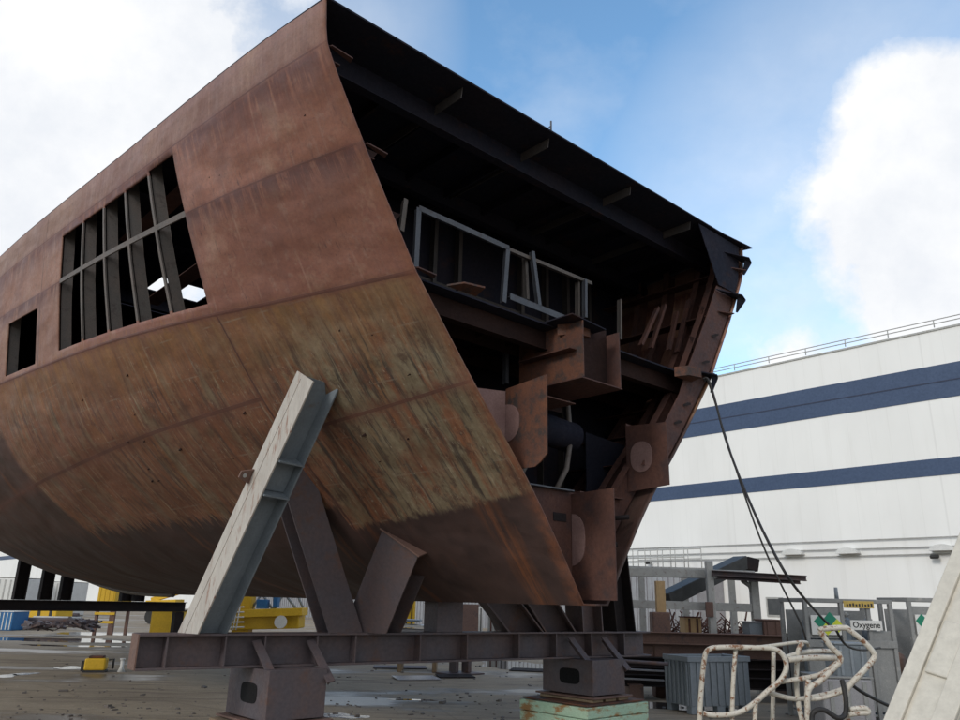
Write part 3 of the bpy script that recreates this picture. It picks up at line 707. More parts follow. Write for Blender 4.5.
# keel block on the beam
mb = MB(); kp = bpt(4.0, .17, BT); mb.box(kp + Vector((0, 0, .20)), (.42, .36, .40), Matrix((BD, BN, UP)).transposed(), .006); mb.build('keel_block', M['beam'], cr)
# pedestals
RH = Matrix((UX, VX, UP)).transposed()
def pedestal(pxx, s_off, bottom, label, hole_face):
    p = onb(pxx, 650, .16); p.z = 0
    o = thing('pedestal', Vector((p.x, p.y, bottom)), A, label, 'pedestal', 'box pedestals under the cradle beam')
    topz = BT - .384
    w, l = .76, 1.0
    mb = MB(); c0 = Vector((p.x, p.y, (topz + bottom) / 2 + .02))
    mb.box(c0, (w, l, topz - bottom - .04), RH, .006); bx_ = mb.build('box_column', M['beam'], o)
    mb = MB(); mb.box(Vector((p.x, p.y, bottom + .012)), (w + .16, l + .16, .024), RH, .004); mb.build('base_plate', M['beam2'], o)
    # hole in the end face, its inner shade drawn as a black disc
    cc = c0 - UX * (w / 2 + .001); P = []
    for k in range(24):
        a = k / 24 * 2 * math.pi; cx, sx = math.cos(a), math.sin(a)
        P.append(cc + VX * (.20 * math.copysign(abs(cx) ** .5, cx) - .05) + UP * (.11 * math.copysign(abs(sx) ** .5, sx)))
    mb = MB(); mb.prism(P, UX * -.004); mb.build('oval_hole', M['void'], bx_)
    for q in (-.34, .34):
        a = p + BD * q - BN * .10; a.z = topz + .30; b2 = p + BD * (q + .14) - BN * .50 ; b2.z = topz - .15
        d_ = (b2 - a).normalized(); w_ = (BD - d_ * BD.dot(d_)).normalized(); mb = MB(); mb.box((a + b2) / 2, ((b2 - a).length, .11, .022), Matrix((d_, w_, d_.cross(w_))).transposed(), .003)
        mb.box((a + b2) / 2 - d_.cross(w_) * .04, ((b2 - a).length * .94, .014, .07), Matrix((d_, w_, d_.cross(w_))).transposed()); mb.build('diagonal_bracket', M['beam'], o)
    return p
p1 = pedestal(280, 0, .20, 'dark steel box pedestal with oval hole below the foot of the cream strut', 0)
p2 = pedestal(583, 0, .25, 'dark steel box pedestal standing on the mint green block', 0)
# timber under pedestal 1
tm = thing('timber_packing', Vector((p1.x, p1.y, G)), A, 'weathered timber packing below the pedestal at the cream strut', 'timber')
for k in range(2):
    for i in (-1, 0, 1):
        mb = MB(); z = G + .16 + k * .32
        if k == 0: mb.box(Vector((p1.x, p1.y, z)) + UX * i * .36, (.32, 1.2, .316), RH, .012)
        else: mb.box(Vector((p1.x, p1.y, z)) + VX * i * .38, (1.12, .34, .316), RH, .012)
        mb.build('timber_baulk', M['wood'], tm)
gb = thing('green_block', Vector((p2.x, p2.y, G)), A, 'mint green painted stacked block with rusty edges under the second pedestal', 'support block')
mb = MB(); pp = Vector((p2.x, p2.y, 0))
for k in range(4): mb.box(pp + Vector((0, 0, G + .08 + k * .155)), (1.42 + .015 * (k % 2), 1.34, .148), RH, .012)
mb.build('stacked_layers', M['mint'], gb)
mb = MB(); mb.box(pp + Vector((0, 0, .19)), (1.36, 1.28, .022), RH, .004); mb.build('top_plate', M['orange'], gb)
mb = MB()
for i in (-1, 0, 1): mb.box(pp + UX * (i * .3) + Vector((0, 0, .222)), (.24, 1.05, .038), RH, .006)
mb.build('packing_strip', M['wood'], gb)
for q in (-.38, .32):
    mb = MB(); mb.box(pp - VX * .6735 + UX * q + Vector((0, 0, G + .32)), (.16, .01, .12), RH); mb.build('fork_pocket', M['signk'], gb)  # black plates on the face imitate the shade in the pockets
exec_later = True
# ------------------------------------------------------------------ second cradle, further aft
def gp(x, y): return atz(x, y, G)
def far_cradle(s, label, btop=1.25):
    gu = lambda x: sec(x, 600, s)[0]
    u0, u1 = gu(-60), gu(186); posts = [gu(x) for x in (18, 44, 64, 125, 138)]
    o = thing('rear_cradle', W(0, s, G), A, label, 'cradle')
    mb = MB(); mb.ibeam(W(u0, s, btop - .19), W(u1, s, btop - .19), UP, .36, .4, .03, .02); mb.build('cross_beam', M['black'], o)
    for u in posts:
        # prop runs up to the shell at its own place
        z = 1.7 + zrise(s)
        while z < 4.7 and bb(s, z) < abs(u) + .1: z += .05
        z = zreal(s, z)
        mb = MB(); mb.ibeam(W(u, s, btop), W(u, s, z), UX, .38, .36, .025, .02); mb.build('prop', M['black'], o)
    for u in (gu(-40), gu(180)):
        mb = MB(); mb.box(W(u, s, (G + btop - .38) / 2), (.34, .34, btop - .38 - G), RH, .01); mb.build('pedestal_box', M['black'], o)
    return o
far_cradle(26, 'black cradle beam with upright props under the aft hull at the left')
ks = gp(460, 674); kz = aty(460, 604, ks.y).z
kb = thing('keel_stand', ks, A, 'dark steel stand with a square head under the keel, behind the front beam', 'keel stand')
def kbx(c, sz, name, mat): mb = MB(); mb.box(ks + Vector(c), sz, RH, .01); mb.build(name, M[mat], kb)
kbx((0, 0, .02), (1.1, .9, .04), 'foot_plate', 'beam'); kbx((-.18, 0, .55), (.12, .3, 1.0), 'leg', 'beam'); kbx((.18, 0, .55), (.12, .3, 1.0), 'leg', 'beam'); kbx((0, 0, (1.06 + kz - G) / 2), (.72, .7, kz - G - 1.06), 'head_block', 'beam2')
# ------------------------------------------------------------------ ground, puddles
gm = MB(); gm.bm.verts.ensure_lookup_table()
n = 60; vs = {}
for i in range(n + 1):
    for j in range(n + 1):
        x = (i / n - .5) * 2; y = (j / n - .5) * 2
        X = 900 * math.copysign(abs(x) ** 3, x) ; Y = 900 * math.copysign(abs(y) ** 3, y) + 15
        vs[i, j] = gm.bm.verts.new((X, Y, G))
for i in range(n):
    for j in range(n): gm.bm.faces.new((vs[i, j], vs[i + 1, j], vs[i + 1, j + 1], vs[i, j + 1]))
g = gm.build('ground', M['ground']); tag(g, kind='structure')
def puddle(x, y, rx, ry, seed):
    rnd = random.Random(seed); c = gp(x, y); mb = MB(); P = []
    ph = [rnd.uniform(0, 6.28) for _ in range(4)]
    for k in range(48):
        a = k / 48 * 2 * math.pi; q = 1 + .22 * math.sin(2 * a + ph[0]) + .16 * math.sin(3 * a + ph[1]) + .12 * math.sin(5 * a + ph[2]) + .08 * math.sin(9 * a + ph[3])
        P.append(Vector((c.x + rx * q * math.cos(a), c.y + ry * q * math.sin(a), G + .004)))
    f = mb.bm.faces.new([mb.bm.verts.new(p) for p in P]); o = mb.build('puddle', M['water']); tag(o, kind='structure'); return o
for k, a in enumerate(((45, 640, 3.2, 1.6), (100, 634, 2.0, 1.6), (6, 676, .30, .35), (24, 674, .30, .3), (76, 668, .55, .5), (70, 646, 1.6, .5), (340, 716, .45, .3), (520, 666, 1.5, 1.6), (575, 676, .8, .6), (660, 706, 1.3, .6), (415, 700, .4, .12))): puddle(*a, k + 3)

rnd = random.Random(21); mb = MB()
for k in range(420):
    x, y = rnd.uniform(0, 900), 655 + 70 * rnd.random() ** .7
    p = gp(x, y); r_ = rnd.uniform(.008, .03) * (1 + 1.2 * (rnd.random() < .06)); a_ = rnd.uniform(0, 3)
    mb.box((p.x, p.y, G + r_ * .3), (r_ * rnd.uniform(1.5, 4), r_ * 1.6, r_ * .8), Matrix.Rotation(a_, 3, 'Z') @ Matrix.Rotation(rnd.uniform(-.4, .4), 3, 'X'))
solo(mb, 'grit', M['rib'], 'loose grit and small scale chips scattered over the yard ground', 'grit', kind='stuff')
# ------------------------------------------------------------------ big white shed
d0 = ray(-252, 583); d0.z = 0; WD = d0.normalized(); WNn = Vector((-WD.y, WD.x, 0))   # along the wall (away) ; normal
P0 = aty(960, 600, 40.); P0.z = G
def onw(x, y, off=0):
    r = ray(x, y); t = (P0 + WNn * off - EYE).dot(WNn) / r.dot(WNn); return EYE + r * t
def wl(p): d = p - P0; return d.dot(WD), d.z + G
zroof = onw(960, 325).z; z1a, z1b = onw(960, 361).z, onw(960, 395.5).z; z2a, z2b = onw(960, 456).z, onw(960, 473.5).z
WA = math.atan2(WD.y, WD.x)
if WNn.dot(EYE - P0) < 0: WNn = -WNn
shed = thing('white_warehouse', P0, WA, 'long white shipyard hall with two navy stripes and a railed flat roof', 'warehouse')
RW = Matrix((WD, WNn, UP)).transposed()
def wbox(s0, s1, z0, z1, out0, out1, name, mat, parent=None):
    mb = MB(); c = P0 + WD * (s0 + s1) / 2 + WNn * (out0 + out1) / 2; c.z = (z0 + z1) / 2
    mb.box(c, (abs(s1 - s0), abs(out1 - out0), z1 - z0), RW); return mb.build(name, M[mat], parent or shed)
NS, FSx = -22, 420
wbox(NS, FSx, G, zroof, -40, 0, 'wall', 'wall')
wbox(NS, FSx, zroof - .02, zroof + .08, -.3, .06, 'parapet_cap', 'galv')
wbox(NS, FSx, z1b, z1a, .0, .03, 'navy_stripe', 'navy'); wbox(NS, FSx, z2b, z2a, .0, .03, 'navy_stripe', 'navy')
wbox(NS, FSx, (z1a + z1b) / 2 - .03, (z1a + z1b) / 2 + .03, .03, .05, 'stripe_joint', 'navyj')
rr = thing('roof_railing', P0 + Vector((0, 0, zroof + .2 - G)), WA, 'thin grey railing along the roof edge of the white hall', 'railing')
mb = MB()
for z in (.2, .42):
    mb.tube([P0 + WD * NS + WNn * -.1 + Vector((0, 0, zroof - G + .2 + z)), P0 + WD * FSx + WNn * -.1 + Vector((0, 0, zroof - G + .2 + z))], .03, 5)
mb.build('rail', M['galv'], rr)
for k in range(54):
    mb = MB(); p = P0 + WD * (NS + 2 + k * 2.4) + WNn * -.1; mb.tube([p + Vector((0, 0, zroof - G + .2)), p + Vector((0, 0, zroof - G + .62))], .03, 5); mb.build('rail_post', M['galv'], rr)
# conduits, lamps and window low on the wall
for ya, yb in ((536.5, 0), (553.5, 0), (546, 0)):
    z = onw(960, ya).z; mb = MB(); a = P0 + WD * NS + WNn * .12; b2 = P0 + WD * 60 + WNn * .12; a.z = b2.z = z
    mb.tube([a, b2], .035, 6); mb.build('conduit', M['galv'], shed)
def canopy(x, y):
    p = onw(x, y); mb = MB(); P = []
    for k in range(13):
        a = k / 12 * math.pi; P.append(p + WD * math.cos(a) * .6 + UP * math.sin(a) * .32)
    mb.prism(P, WNn * .5); mb.build('dome_canopy', M['white'], shed)
for a in ((795, 555), (850, 554), (945, 551)): canopy(*a)
def flood(x, y):
    p = onw(x, y); mb = MB(); mb.box(p + WNn * .35, (.4, .22, .16), RW @ Matrix.Rotation(R(-25), 3, 'X'), .03); mb.box(p + WNn * .15, (.06, .3, .06), RW); mb.build('floodlight', M['signk'], shed)
flood(651, 563); flood(937, 557)
a, b2 = onw(766, 597), onw(785, 617)
def wwin(x0, y0, x1, y1):
    a, b2 = wl(onw(x0, y0)), wl(onw(x1, y1)); s0, s1 = sorted((a[0], b2[0])); z0, z1 = sorted((a[1], b2[1]))
    w = wbox(s0, s1, z0, z1, 0, .06, 'window', 'galv'); wbox(s0 + .1, s1 - .1, z0 + .1, z1 - .1, .06, .075, 'pane', 'glassd', w)
wwin(766, 597, 785, 617)
# lower annex with stair platform
an = thing('corrugated_annex', onw(720, 560, 0) + WNn * 3, WA, 'low pale corrugated annex against the white hall, beside the railed platform', 'annex')
a = wl(onw(722, 560)); s_a = a[0]
zt = 3.6
mb = MB(); L = 60
c = P0 + WD * (s_a + L / 2) + WNn * 1.6; c.z = (G + zt) / 2
mb.box(c, (L, 3.0, zt - G), RW)
for k in range(150):
    cc = P0 + WD * (s_a + k * .4) + WNn * 3.12; cc.z = (G + zt) / 2; mb.box(cc, (.16, .05, zt - G), RW)
mb.build('wall', M['sheet'], an)
pl = thing('railed_platform', P0 + WD * (s_a + 3) + WNn * 2 + Vector((0, 0, zt - G)), WA, 'small grey railed platform on the pale annex roof by the hull end', 'platform')
mb = MB(); c = P0 + WD * (s_a + 3.2) + WNn * 2; c.z = zt + .08; mb.box(c, (5, 2, .08), RW); mb.build('floor', M['galv'], pl)
mb = MB()
for k in range(6):
    for o_ in (1.05, 2.95):
        p = P0 + WD * (s_a + .8 + k * .96) + WNn * o_; p.z = zt + .1; mb.tube([p, p + UP * 1.25], .03, 5)
for z in (.65, 1.25):
    for o_ in (1.05, 2.95):
        p = P0 + WD * (s_a + .8) + WNn * o_; p.z = zt + .1 + z; mb.tube([p, p + WD * 4.8], .03, 5)
mb.build('railing', M['galv'], pl)
mb = MB(); p = P0 + WD * (s_a + 6) + WNn * 2.95; p.z = zt; q = P0 + WD * (s_a + 16) + WNn * 2.95; q.z = zt + 1.9
mb.tube([p, p + UP * 2.0, q], .03, 5); mb.build('sloping_rail', M['galv'], pl)

# ------------------------------------------------------------------ wire mesh fence
fa, fb_ = gp(744, 640), gp(975, 645)
fd = (fb_ - fa); fl = fd.length; fd.normalize()
fen = thing('mesh_fence', fa, math.atan2(fd.y, fd.x), 'galvanised welded mesh fence behind the gas bottle racks', 'fence')
mb = MB()
for k in range(int(fl / .22)): p = fa + fd * k * .22; mb.tube([p, p + UP * 2.6], .011, 4, False)
for k in range(14): p = fa + UP * (.1 + k * .19); mb.tube([p, p + fd * fl], .011, 4, False)
mb.build('wire_mesh', M['mesh'], fen)
k = 0
while k * 3.2 + .1 < fl: mb = MB(); p = fa + fd * (k * 3.2 + .02); mb.tube([p, p + UP * 2.7], .035, 6); mb.build('post', M['galv'], fen); k += 1

# ------------------------------------------------------------------ steel rack with profiles lying on it
def Pz(x, y, Y): return aty(x, y, Y)
RY = 20.
rk = thing('steel_rack', aty(690, 640, RY) * 1 - UP * (aty(690, 640, RY).z - G), 0, 'galvanised tube rack with long steel profiles laid on it, left of the gas bottles', 'rack')
def tub(parent, name, mat, pts, r, n=8, Y=None):
    mb = MB(); mb.tube([Pz(p[0], p[1], p[2] if len(p) > 2 else Y) for p in pts], r, n); return mb.build(name, M[mat], parent)
def flat(parent, name, mat, p, q, h, w, Y0, Y1=None):
    a, b2 = Pz(*p, Y0), Pz(*q, Y1 or Y0); t = (b2 - a).normalized(); s_ = t.cross(UP).normalized(); u_ = s_.cross(t); mb = MB()
    mb.box((a + b2) / 2, ((b2 - a).length, w, h), Matrix((t, s_, u_)).transposed(), min(h, w) * .06); return mb.build(name, M[mat], parent)
def vpost(parent, name, mat, x, ytop, Y, w, d=None, zb=G):
    p = Pz(x, ytop, Y); mb = MB(); mb.box(Vector((p.x, p.y, (p.z + zb) / 2)), (w, d or w, p.z - zb), None, w * .06); return mb.build(name, M[mat], parent)
flat(rk, 'top_rail', 'galv', (606, 571), (754, 575.5), .22, .16, RY + .3)
flat(rk, 'top_rail', 'galv', (606, 569), (750, 573), .20, .16, RY + 2.6)
flat(rk, 'middle_rail', 'galv', (606, 603), (752, 608), .20, .14, RY + .3)
for x, yt, yy, w in ((641, 572, RY + 2.6, .16), (684, 576, RY + 2.6, .16), (731, 578, RY + 2.6, .16), (753, 577, RY + .3, .2)): vpost(rk, 'post', 'galv', x, yt, yy, w)
vpost(rk, 'post', 'galv', 708.5, 561, RY, .17)
vpost(rk, 'post_sleeve', 'beam2', 709, 602, RY - .1, .19, .05, zb=Pz(709, 617, RY).z)
tub(rk, 'corner_brace', 'galv', [(742, 580), (750, 586), (754, 597)], .06, Y=RY + .3)
pr = thing('steel_plank', Pz(700, 590, RY + 1.2) , 0, 'dark steel channel leaning slanted across the galvanised rack', 'steel profile')
flat(pr, 'channel_web', 'signk', (664, 600), (742, 562), .34, .5, RY + .6, RY + 1.9); flat(pr, 'channel_lip', 'black', (744, 563), (756, 566), .34, .5, RY + 1.9)
for k, (x0, x1, y0, y1, lb) in enumerate(((712, 806, 573, 578.5, 'dark long steel profile on the rack, upper of the overhanging pair'), (716, 800, 576.5, 581.5, 'dark long steel profile on the rack, lower of the overhanging pair'))):
    a, b2 = Pz(x0, y0, RY - .1 + .35 * k), Pz(x1, y1, RY - .5 + .35 * k); mb = MB(); mb.ibeam(a, b2, UP, .13, .22, .02, .05); solo(mb, 'steel_profile', M['beam'], lb, 'steel profile', 'profiles overhanging the rack')
# yellow timber with brown sleeve
yp = thing('timber_post', Vector((Pz(660, 600, RY - .8).x, RY - .8, G)), 0, 'pale yellow timber post in a brown steel sleeve by the rack', 'post')
vpost(yp, 'timber', 'plywood', 659.5, 581, RY - .8, .22, .16, zb=.9); vpost(yp, 'sleeve', 'beam2', 659.5, 612, RY - .8, .42, .4)
def crate(name, x0, x1, y0, y1, Y, mat, label, cat, depth=None, slats=0, mat2=None, rz=0., zb=None):
    a, b2 = Pz(x0, y1, Y), Pz(x1, y0, Y); w = b2.x - a.x; z0 = a.z if zb is None else zb; h = b2.z - z0; d = depth or w * .8
    o = thing(name, Vector(((a.x + b2.x) / 2, Y + d / 2, z0)), rz, label, cat); mb = MB()
    mb.box((0, 0, h / 2), (w, d, h), None, min(w, h) * .04); mb.build('body', M[mat], o, local=True)
    mb = MB(); mb.box((0, 0, h + .012), (w + .04, d + .04, .03), None, .006); mb.build('lid', M[mat2 or mat], o, local=True)
    mb = MB()
    for k in range(slats): mb.box((-w / 2 + w * (k + .5) / slats, -d / 2 - .008, h / 2), (w / slats * .25, .02, h * .9))
    if slats: mb.build('side_ribs', M[mat2 or mat], o, local=True)
    return o
crate('timber_block', 686, 701, 618, 633, RY + .6, 'plywood', 'orange-yellow timber block on the steel beams behind the rack', 'timber block', .6, 2, 'orange')
crate('turquoise_box', 750, 763, 623, 636, RY - 1., 'bluegrey', 'small pale blue-green box at the right foot of the rack', 'box', .5, 0, 'sheet')
crate('brown_box', 765, 781, 621, 640, RY - 1.1, 'beam2', 'brown rusty steel box right of the pale blue-green box', 'box', .6, 2)
# scrap heap of thin offcuts behind the rack
sh = MB(); rnd = random.Random(5)
for k in range(130):
    p = Pz(rnd.uniform(664, 752), rnd.uniform(616, 634), RY + rnd.uniform(3.4, 5.5)); d = Vector((rnd.uniform(-1, 1), rnd.uniform(-.5, .5), rnd.uniform(-.1, .9))).normalized()
    p.z = min(p.z, G + 1.2); sh.tube([p, p + d * rnd.uniform(.3, .9)], rnd.uniform(.012, .03), 4)
solo(sh, 'scrap_heap', M['rustin'], 'tangled heap of thin rusty offcuts behind the rack', 'scrap', kind='stuff')
# ------------------------------------------------------------------ stacked beams right of the hull
def ib(x0, y0, Y0, x1, y1, Y1, h, w, mat, lb):
    a, b2 = Pz(x0, y0, Y0), Pz(x1, y1, Y1); mb = MB(); mb.ibeam(a, b2, UP, h, w, h * .08, h * .06); return solo(mb, 'steel_beam', M[mat], lb, 'steel beam', 'steel beams stacked by the hull')
ib(628, 637, 19.0, 808, 642, 18.8, .26, .30, 'beam2', 'reddish brown I-beam on top of the stack, ending by the gas bottles')
ib(600, 641, 19.6, 790, 640, 19.5, .30, .34, 'rustin', 'dull brown I-beam second in the stack behind the top one')
ib(600, 650, 19.1, 800, 653, 18.9, .34, .34, 'beam2', 'brown beam directly below the top I-beam')
ib(604, 662, 18.9, 815, 667, 18.7, .26, .30, 'black', 'black beam lying third from the top of the stack')
ib(606, 671, 18.7, 812, 676, 18.6, .22, .30, 'black', 'black beam with pale edge second from the ground')
ib(606, 679, 18.6, 800, 685, 18.5, .24, .32, 'black', 'black beam lowest in the stack behind the grey bin')
for x, lb in ((630, 'squat steel support under the left of the beam stack'), (790, 'squat steel support under the right of the beam stack')):
    p = Pz(x, 690, 19.1); mb = MB(); mb.box((p.x, p.y, (G - .12) / 2), (.3, 1.6, -.12 - G)); o = solo(mb, 'stack_support', M['beam2'], lb, 'support', 'supports under the beam stack'); o.location.z = G
for k, (y, lb) in enumerate(((668.2, 'thin pale flat bar resting above the lowest black beams'), (677.5, 'thin pale flat bar resting on the lowest black beam'))):
    a, b2 = Pz(606, y, 18.3), Pz(664, y + 3, 18.2); mb = MB(); mb.ibeam(a, b2, UP, .03, .12, .012, .03); solo(mb, 'flat_bar', M['sheet'], lb, 'flat bar', 'pale flat bars in the stack')
pp_ = [Pz(603, 640, 16.4), Pz(612, 655, 16.3), Pz(622, 661, 16.3), Pz(668, 664, 16.3)]
mb = MB(); mb.tube(pp_, .035, 8); solo(mb, 'bent_pipe', M['beam'], 'bent dark pipe running from the cradle end to the grey bin', 'pipe')
# ------------------------------------------------------------------ grey plastic bin
bc0, bc1 = gp(691, 715), gp(752, 713)
bd = (bc1 - bc0); bw = bd.length; bd.normalize(); bn = Vector((-bd.y, bd.x, 0)); bz = .60
bi = thing('pallet_bin', (bc0 + bc1) / 2 + bn * .4, math.atan2(bd.y, bd.x), 'grey ribbed plastic pallet bin on feet beside the white tube frame', 'bin')
RB = Matrix((bd, bn, UP)).transposed()
def bbx(a, b3, name, mat='binp', bev=.008, parent=None, extra=()):
    mb = MB()
    for (p, q) in [(a, b3)] + list(extra):
        c = bc0 + bd * ((p[0] + q[0]) / 2) + bn * ((p[1] + q[1]) / 2) + Vector((0, 0, (p[2] + q[2]) / 2 - G)); mb.box(c, (q[0] - p[0], q[1] - p[1], q[2] - p[2]), RB, bev)
    return mb.build(name, M[mat], parent or bi)
T_ = G + .14; BDp = .85
bbx((0, 0, T_), (bw, .04, bz), 'side_panel'); bbx((0, BDp - .04, T_), (bw, BDp, bz), 'side_panel')
bbx((0, .042, T_), (.04, BDp - .042, bz), 'end_panel'); bbx((bw - .04, .042, T_), (bw, BDp - .042, bz), 'end_panel')
bbx((.041, .041, T_), (bw - .041, BDp - .041, T_ + .04), 'bottom')
bbx((-.03, -.035, bz - .09), (bw + .03, -.002, bz + .01), 'rim', extra=[((-.035, -.03, bz - .09), (-.002, BDp, bz + .01)), ((bw + .002, -.03, bz - .09), (bw + .035, BDp, bz + .01))])
for k in range(9): bbx((bw * (k + .1) / 9, -.03, T_ + .02), (bw * (k + .1) / 9 + .035, -.002, bz - .1), 'rib')
for k in range(6): bbx((-.03, BDp * (k + .2) / 6, T_ + .02), (-.002, BDp * (k + .2) / 6 + .035, bz - .1), 'rib')
for x in (.02, bw / 2 - .09, bw - .2):
    bbx((x, .0, G), (x + .18, .16, T_), 'foot'); bbx((x, BDp - .16, G), (x + .18, BDp, T_), 'foot')
# ------------------------------------------------------------------ gas bottle racks
def text_mesh(txt, size, name, mat, parent, loc_, rotm, ext=.002):
    cu = bpy.data.curves.new('t', 'FONT'); cu.body = txt; cu.size = size; cu.align_x = 'CENTER'; cu.align_y = 'CENTER'; cu.extrude = ext; cu.offset = size * .015
    ob = bpy.data.objects.new('t', cu); COL.objects.link(ob); dg = bpy.context.evaluated_depsgraph_get(); me = bpy.data.meshes.new_from_object(ob.evaluated_get(dg))
    bpy.data.objects.remove(ob); me.name = name; me.materials.clear(); me.materials.append(M[mat]); o = link(bpy.data.objects.new(name, me)); o.parent = parent
    o.location = loc_; o.rotation_euler = rotm; return o
def bottle(parent_lbl, p, h, r, mat, label, cat, grp):
    o = thing('gas_bottle', p, 0, label, cat, grp); mb = MB()
    prof = [(0, r * .96), (.03, r), (h * .80, r), (h * .87, r * .86), (h * .92, r * .5), (h * .94, r * .28)]
    mb.tube([Vector((0, 0, z)) for z, _ in prof], [q for _, q in prof], 20); mb.build('cylinder', M[mat], o, local=True, smooth=False)
    mb = MB(); mb.tube([(0, 0, h * .94), (0, 0, h)], [.03, .035], 8); mb.tube([(-.06, 0, h * .97), (.06, 0, h * .97)], .018, 6); mb.build('valve', M['galv'], o, local=True)
    return o
def rack(x0, x1, ytop, Y, label, rz, sign, w=None):
    a, b2 = Pz(x0, ytop, Y), Pz(x1, ytop, Y); w = w or (b2 - a).length; ht = a.z - G; d = 1.0
    o = thing('gas_bottle_rack', Vector((a.x, a.y, G)), rz, label, 'gas rack', 'grey racks of gas bottles')
    def b(p, q, name, mat, parent=None, bev=.006):
        mb = MB(); mb.box([(p[i] + q[i]) / 2 for i in range(3)], [abs(q[i] - p[i]) for i in range(3)], None, bev); return mb.build(name, M[mat], parent or o, local=True)
    t = .075
    for x in (0, w * .40, w * .70, w - t):
        b((x, 0, 0), (x + t, t, ht - t - .002), 'frame_post', 'rackg')
    for x in (0, w - t): b((x, d, 0), (x + t, d + t, ht - t - .002), 'frame_post', 'rackg')
    for yy in (0, d): b((0, yy, ht - t), (w, yy + t, ht), 'top_rail', 'rackg')
    for x in (0, w - t): b((x, t + .002, ht - t), (x + t, d - .002, ht), 'side_rail', 'rackg')
    b((0, -.012, ht * .60), (w, -.001, ht * .66), 'cross_rail', 'rackg')
    b((t, .03, 0.12), (w - t, d, .16), 'floor_grate', 'rackg')
    b((t + .01, .028, .2), (w * .4 - .01, .048, ht * .60), 'lower_panel', 'rackg'); b((w * .4 + t + .01, .028, .2), (w * .7 - .01, .048, ht * .60), 'lower_panel', 'rackg')
    b((t + .01, d - .03, .2), (w - t - .01, d - .01, ht * .90), 'back_panel', 'rackg')
    s = b((t * 1.3, -.030, ht * .70), (w * .385, -.012, ht * .86), 'hazard_sign', 'signw')
    b((t * 1.2, .03, ht * .67), (w * .39, .045, ht * .93), 'upper_panel', 'rackg'); b((w * .7 + t + .01, .03, .2), (w - t - .01, .045, ht * .74), 'upper_panel', 'rackg')
    cx, cz, q = w * .23, ht * .78, ht * .058
    for dx, dz, mt in ((-q, q * .5, 'green'), (q * .55, q * .9, 'green'), (0, -q * .45, 'lime'), (q * 1.6, -q * .1, 'lime')):
        mb = MB(); P = [Vector((cx + dx + q * math.cos(a_), -.0315, cz + dz + q * math.sin(a_))) for a_ in (0, math.pi / 2, math.pi, 3 * math.pi / 2)]
        mb.prism(P, (0, -.002 - .001 * (dz > 0), 0)); mb.build('diamond', M[mt], s, local=True)
    am = b((w * .44, -.030, ht * .925), (w * .78, -.014, ht * .985), 'amber_sign', 'amber')
    for k in range(9): b((w * (.47 + .034 * k), -.0335, ht * .940), (w * (.47 + .034 * k + .02), -.0305, ht * (.958 + .004 * (k % 3))), 'sign_mark', 'signk', am, 0)
    if sign:
        s2 = b((w * .49, -.040, ht * .745), (w * .845, -.022, ht * .825), 'name_sign', 'signw')
        text_mesh(sign, ht * .068, 'lettering', 'signk', s2, (w * .667, -.0415, ht * .786), (R(90), 0, 0))
    return o, w, ht
RK1 = 15.5
o, w, ht = rack(803, 895, 598, RK1, 'grey gas bottle rack with the Oxygene sign, left of the brown tank', R(4), 'Oxygene')
def inrack(o, x, y): return o.matrix_basis @ Vector((x, y, .16)) if False else Vector(o.location) + Matrix.Rotation(o.rotation_euler.z, 3, 'Z') @ Vector((x, y, .16))
bp = [(w * .13, .35), (w * .29, .35), (w * .21, .68), (w * .52, .33), (w * .63, .55), (w * .82, .33), (w * .90, .62)]
names = ['front left in', 'front second from left in', 'back left in', 'centre front in', 'centre back in', 'right front in', 'back right in']
for (x, y), nm in zip(bp, names): bottle(None, inrack(o, x, y), ht * (.82 if 'back' in nm else .78), .125, 'bluegrey' if 'left' in nm else 'binp', 'tall grey gas bottle standing %s the Oxygene rack' % nm, 'gas bottle', 'gas bottles in the racks')
o2, w2, ht2 = rack(907, 985, 597.5, RK1 + .3, 'grey gas bottle rack partly hidden by the leaning white beam', R(4), None)
for k in range(3): bottle(None, inrack(o2, w2 * (.25 + .22 * k), .4), ht2 * .8, .125, 'binp', 'tall grey gas bottle, %s from the left in the rack behind the white beam' % ('first', 'second', 'third')[k], 'gas bottle', 'gas bottles in the racks')
# stack pipe on top of the first rack
p = inrack(o, w * .50, .4); mb = MB(); mb.tube([Vector((p.x, p.y, ht + G - .05)), Vector((p.x, p.y, ht + G + .22))], [.045, .035], 8); solo(mb, 'vent_pipe', M['binp'], 'short dark vent pipe sticking up above the Oxygene rack', 'pipe')
# brown tank
p = gp(899, 716); tk = thing('brown_tank', p, 0, 'brown upright cylindrical tank between the two gas racks', 'tank'); zt_ = Pz(899, 650, p.y).z - G
mb = MB(); pf = [(0, .24), (.04, .27), (zt_ * .86, .27), (zt_ * .93, .23), (zt_ * .98, .12)]; mb.tube([Vector((0, 0, a)) for a, _ in pf], [q for _, q in pf], 28); mb.build('shell', M['cyl'], tk, local=True)
mb = MB(); mb.tube([(0, 0, zt_ * .97), (0, 0, zt_ * 1.04)], .07, 10); mb.tube([(0, 0, zt_ * 1.03), (.12, 0, zt_ * 1.08)], .02, 6); mb.build('valve_guard', M['rackg'], tk, local=True)
# grey tub hanging in the front of the rack
crate('grey_tub', 838, 866, 645, 677, 13.6, 'bluegrey', 'blue-grey plastic tub on a pale panel box before the Oxygene rack', 'tub', .45, 3, 'binp')
crate('panel_box', 826, 872, 679, 722, 13.5, 'sheet', 'pale grey panelled box under the blue-grey tub', 'box', .8, 3, 'rackg', zb=G)
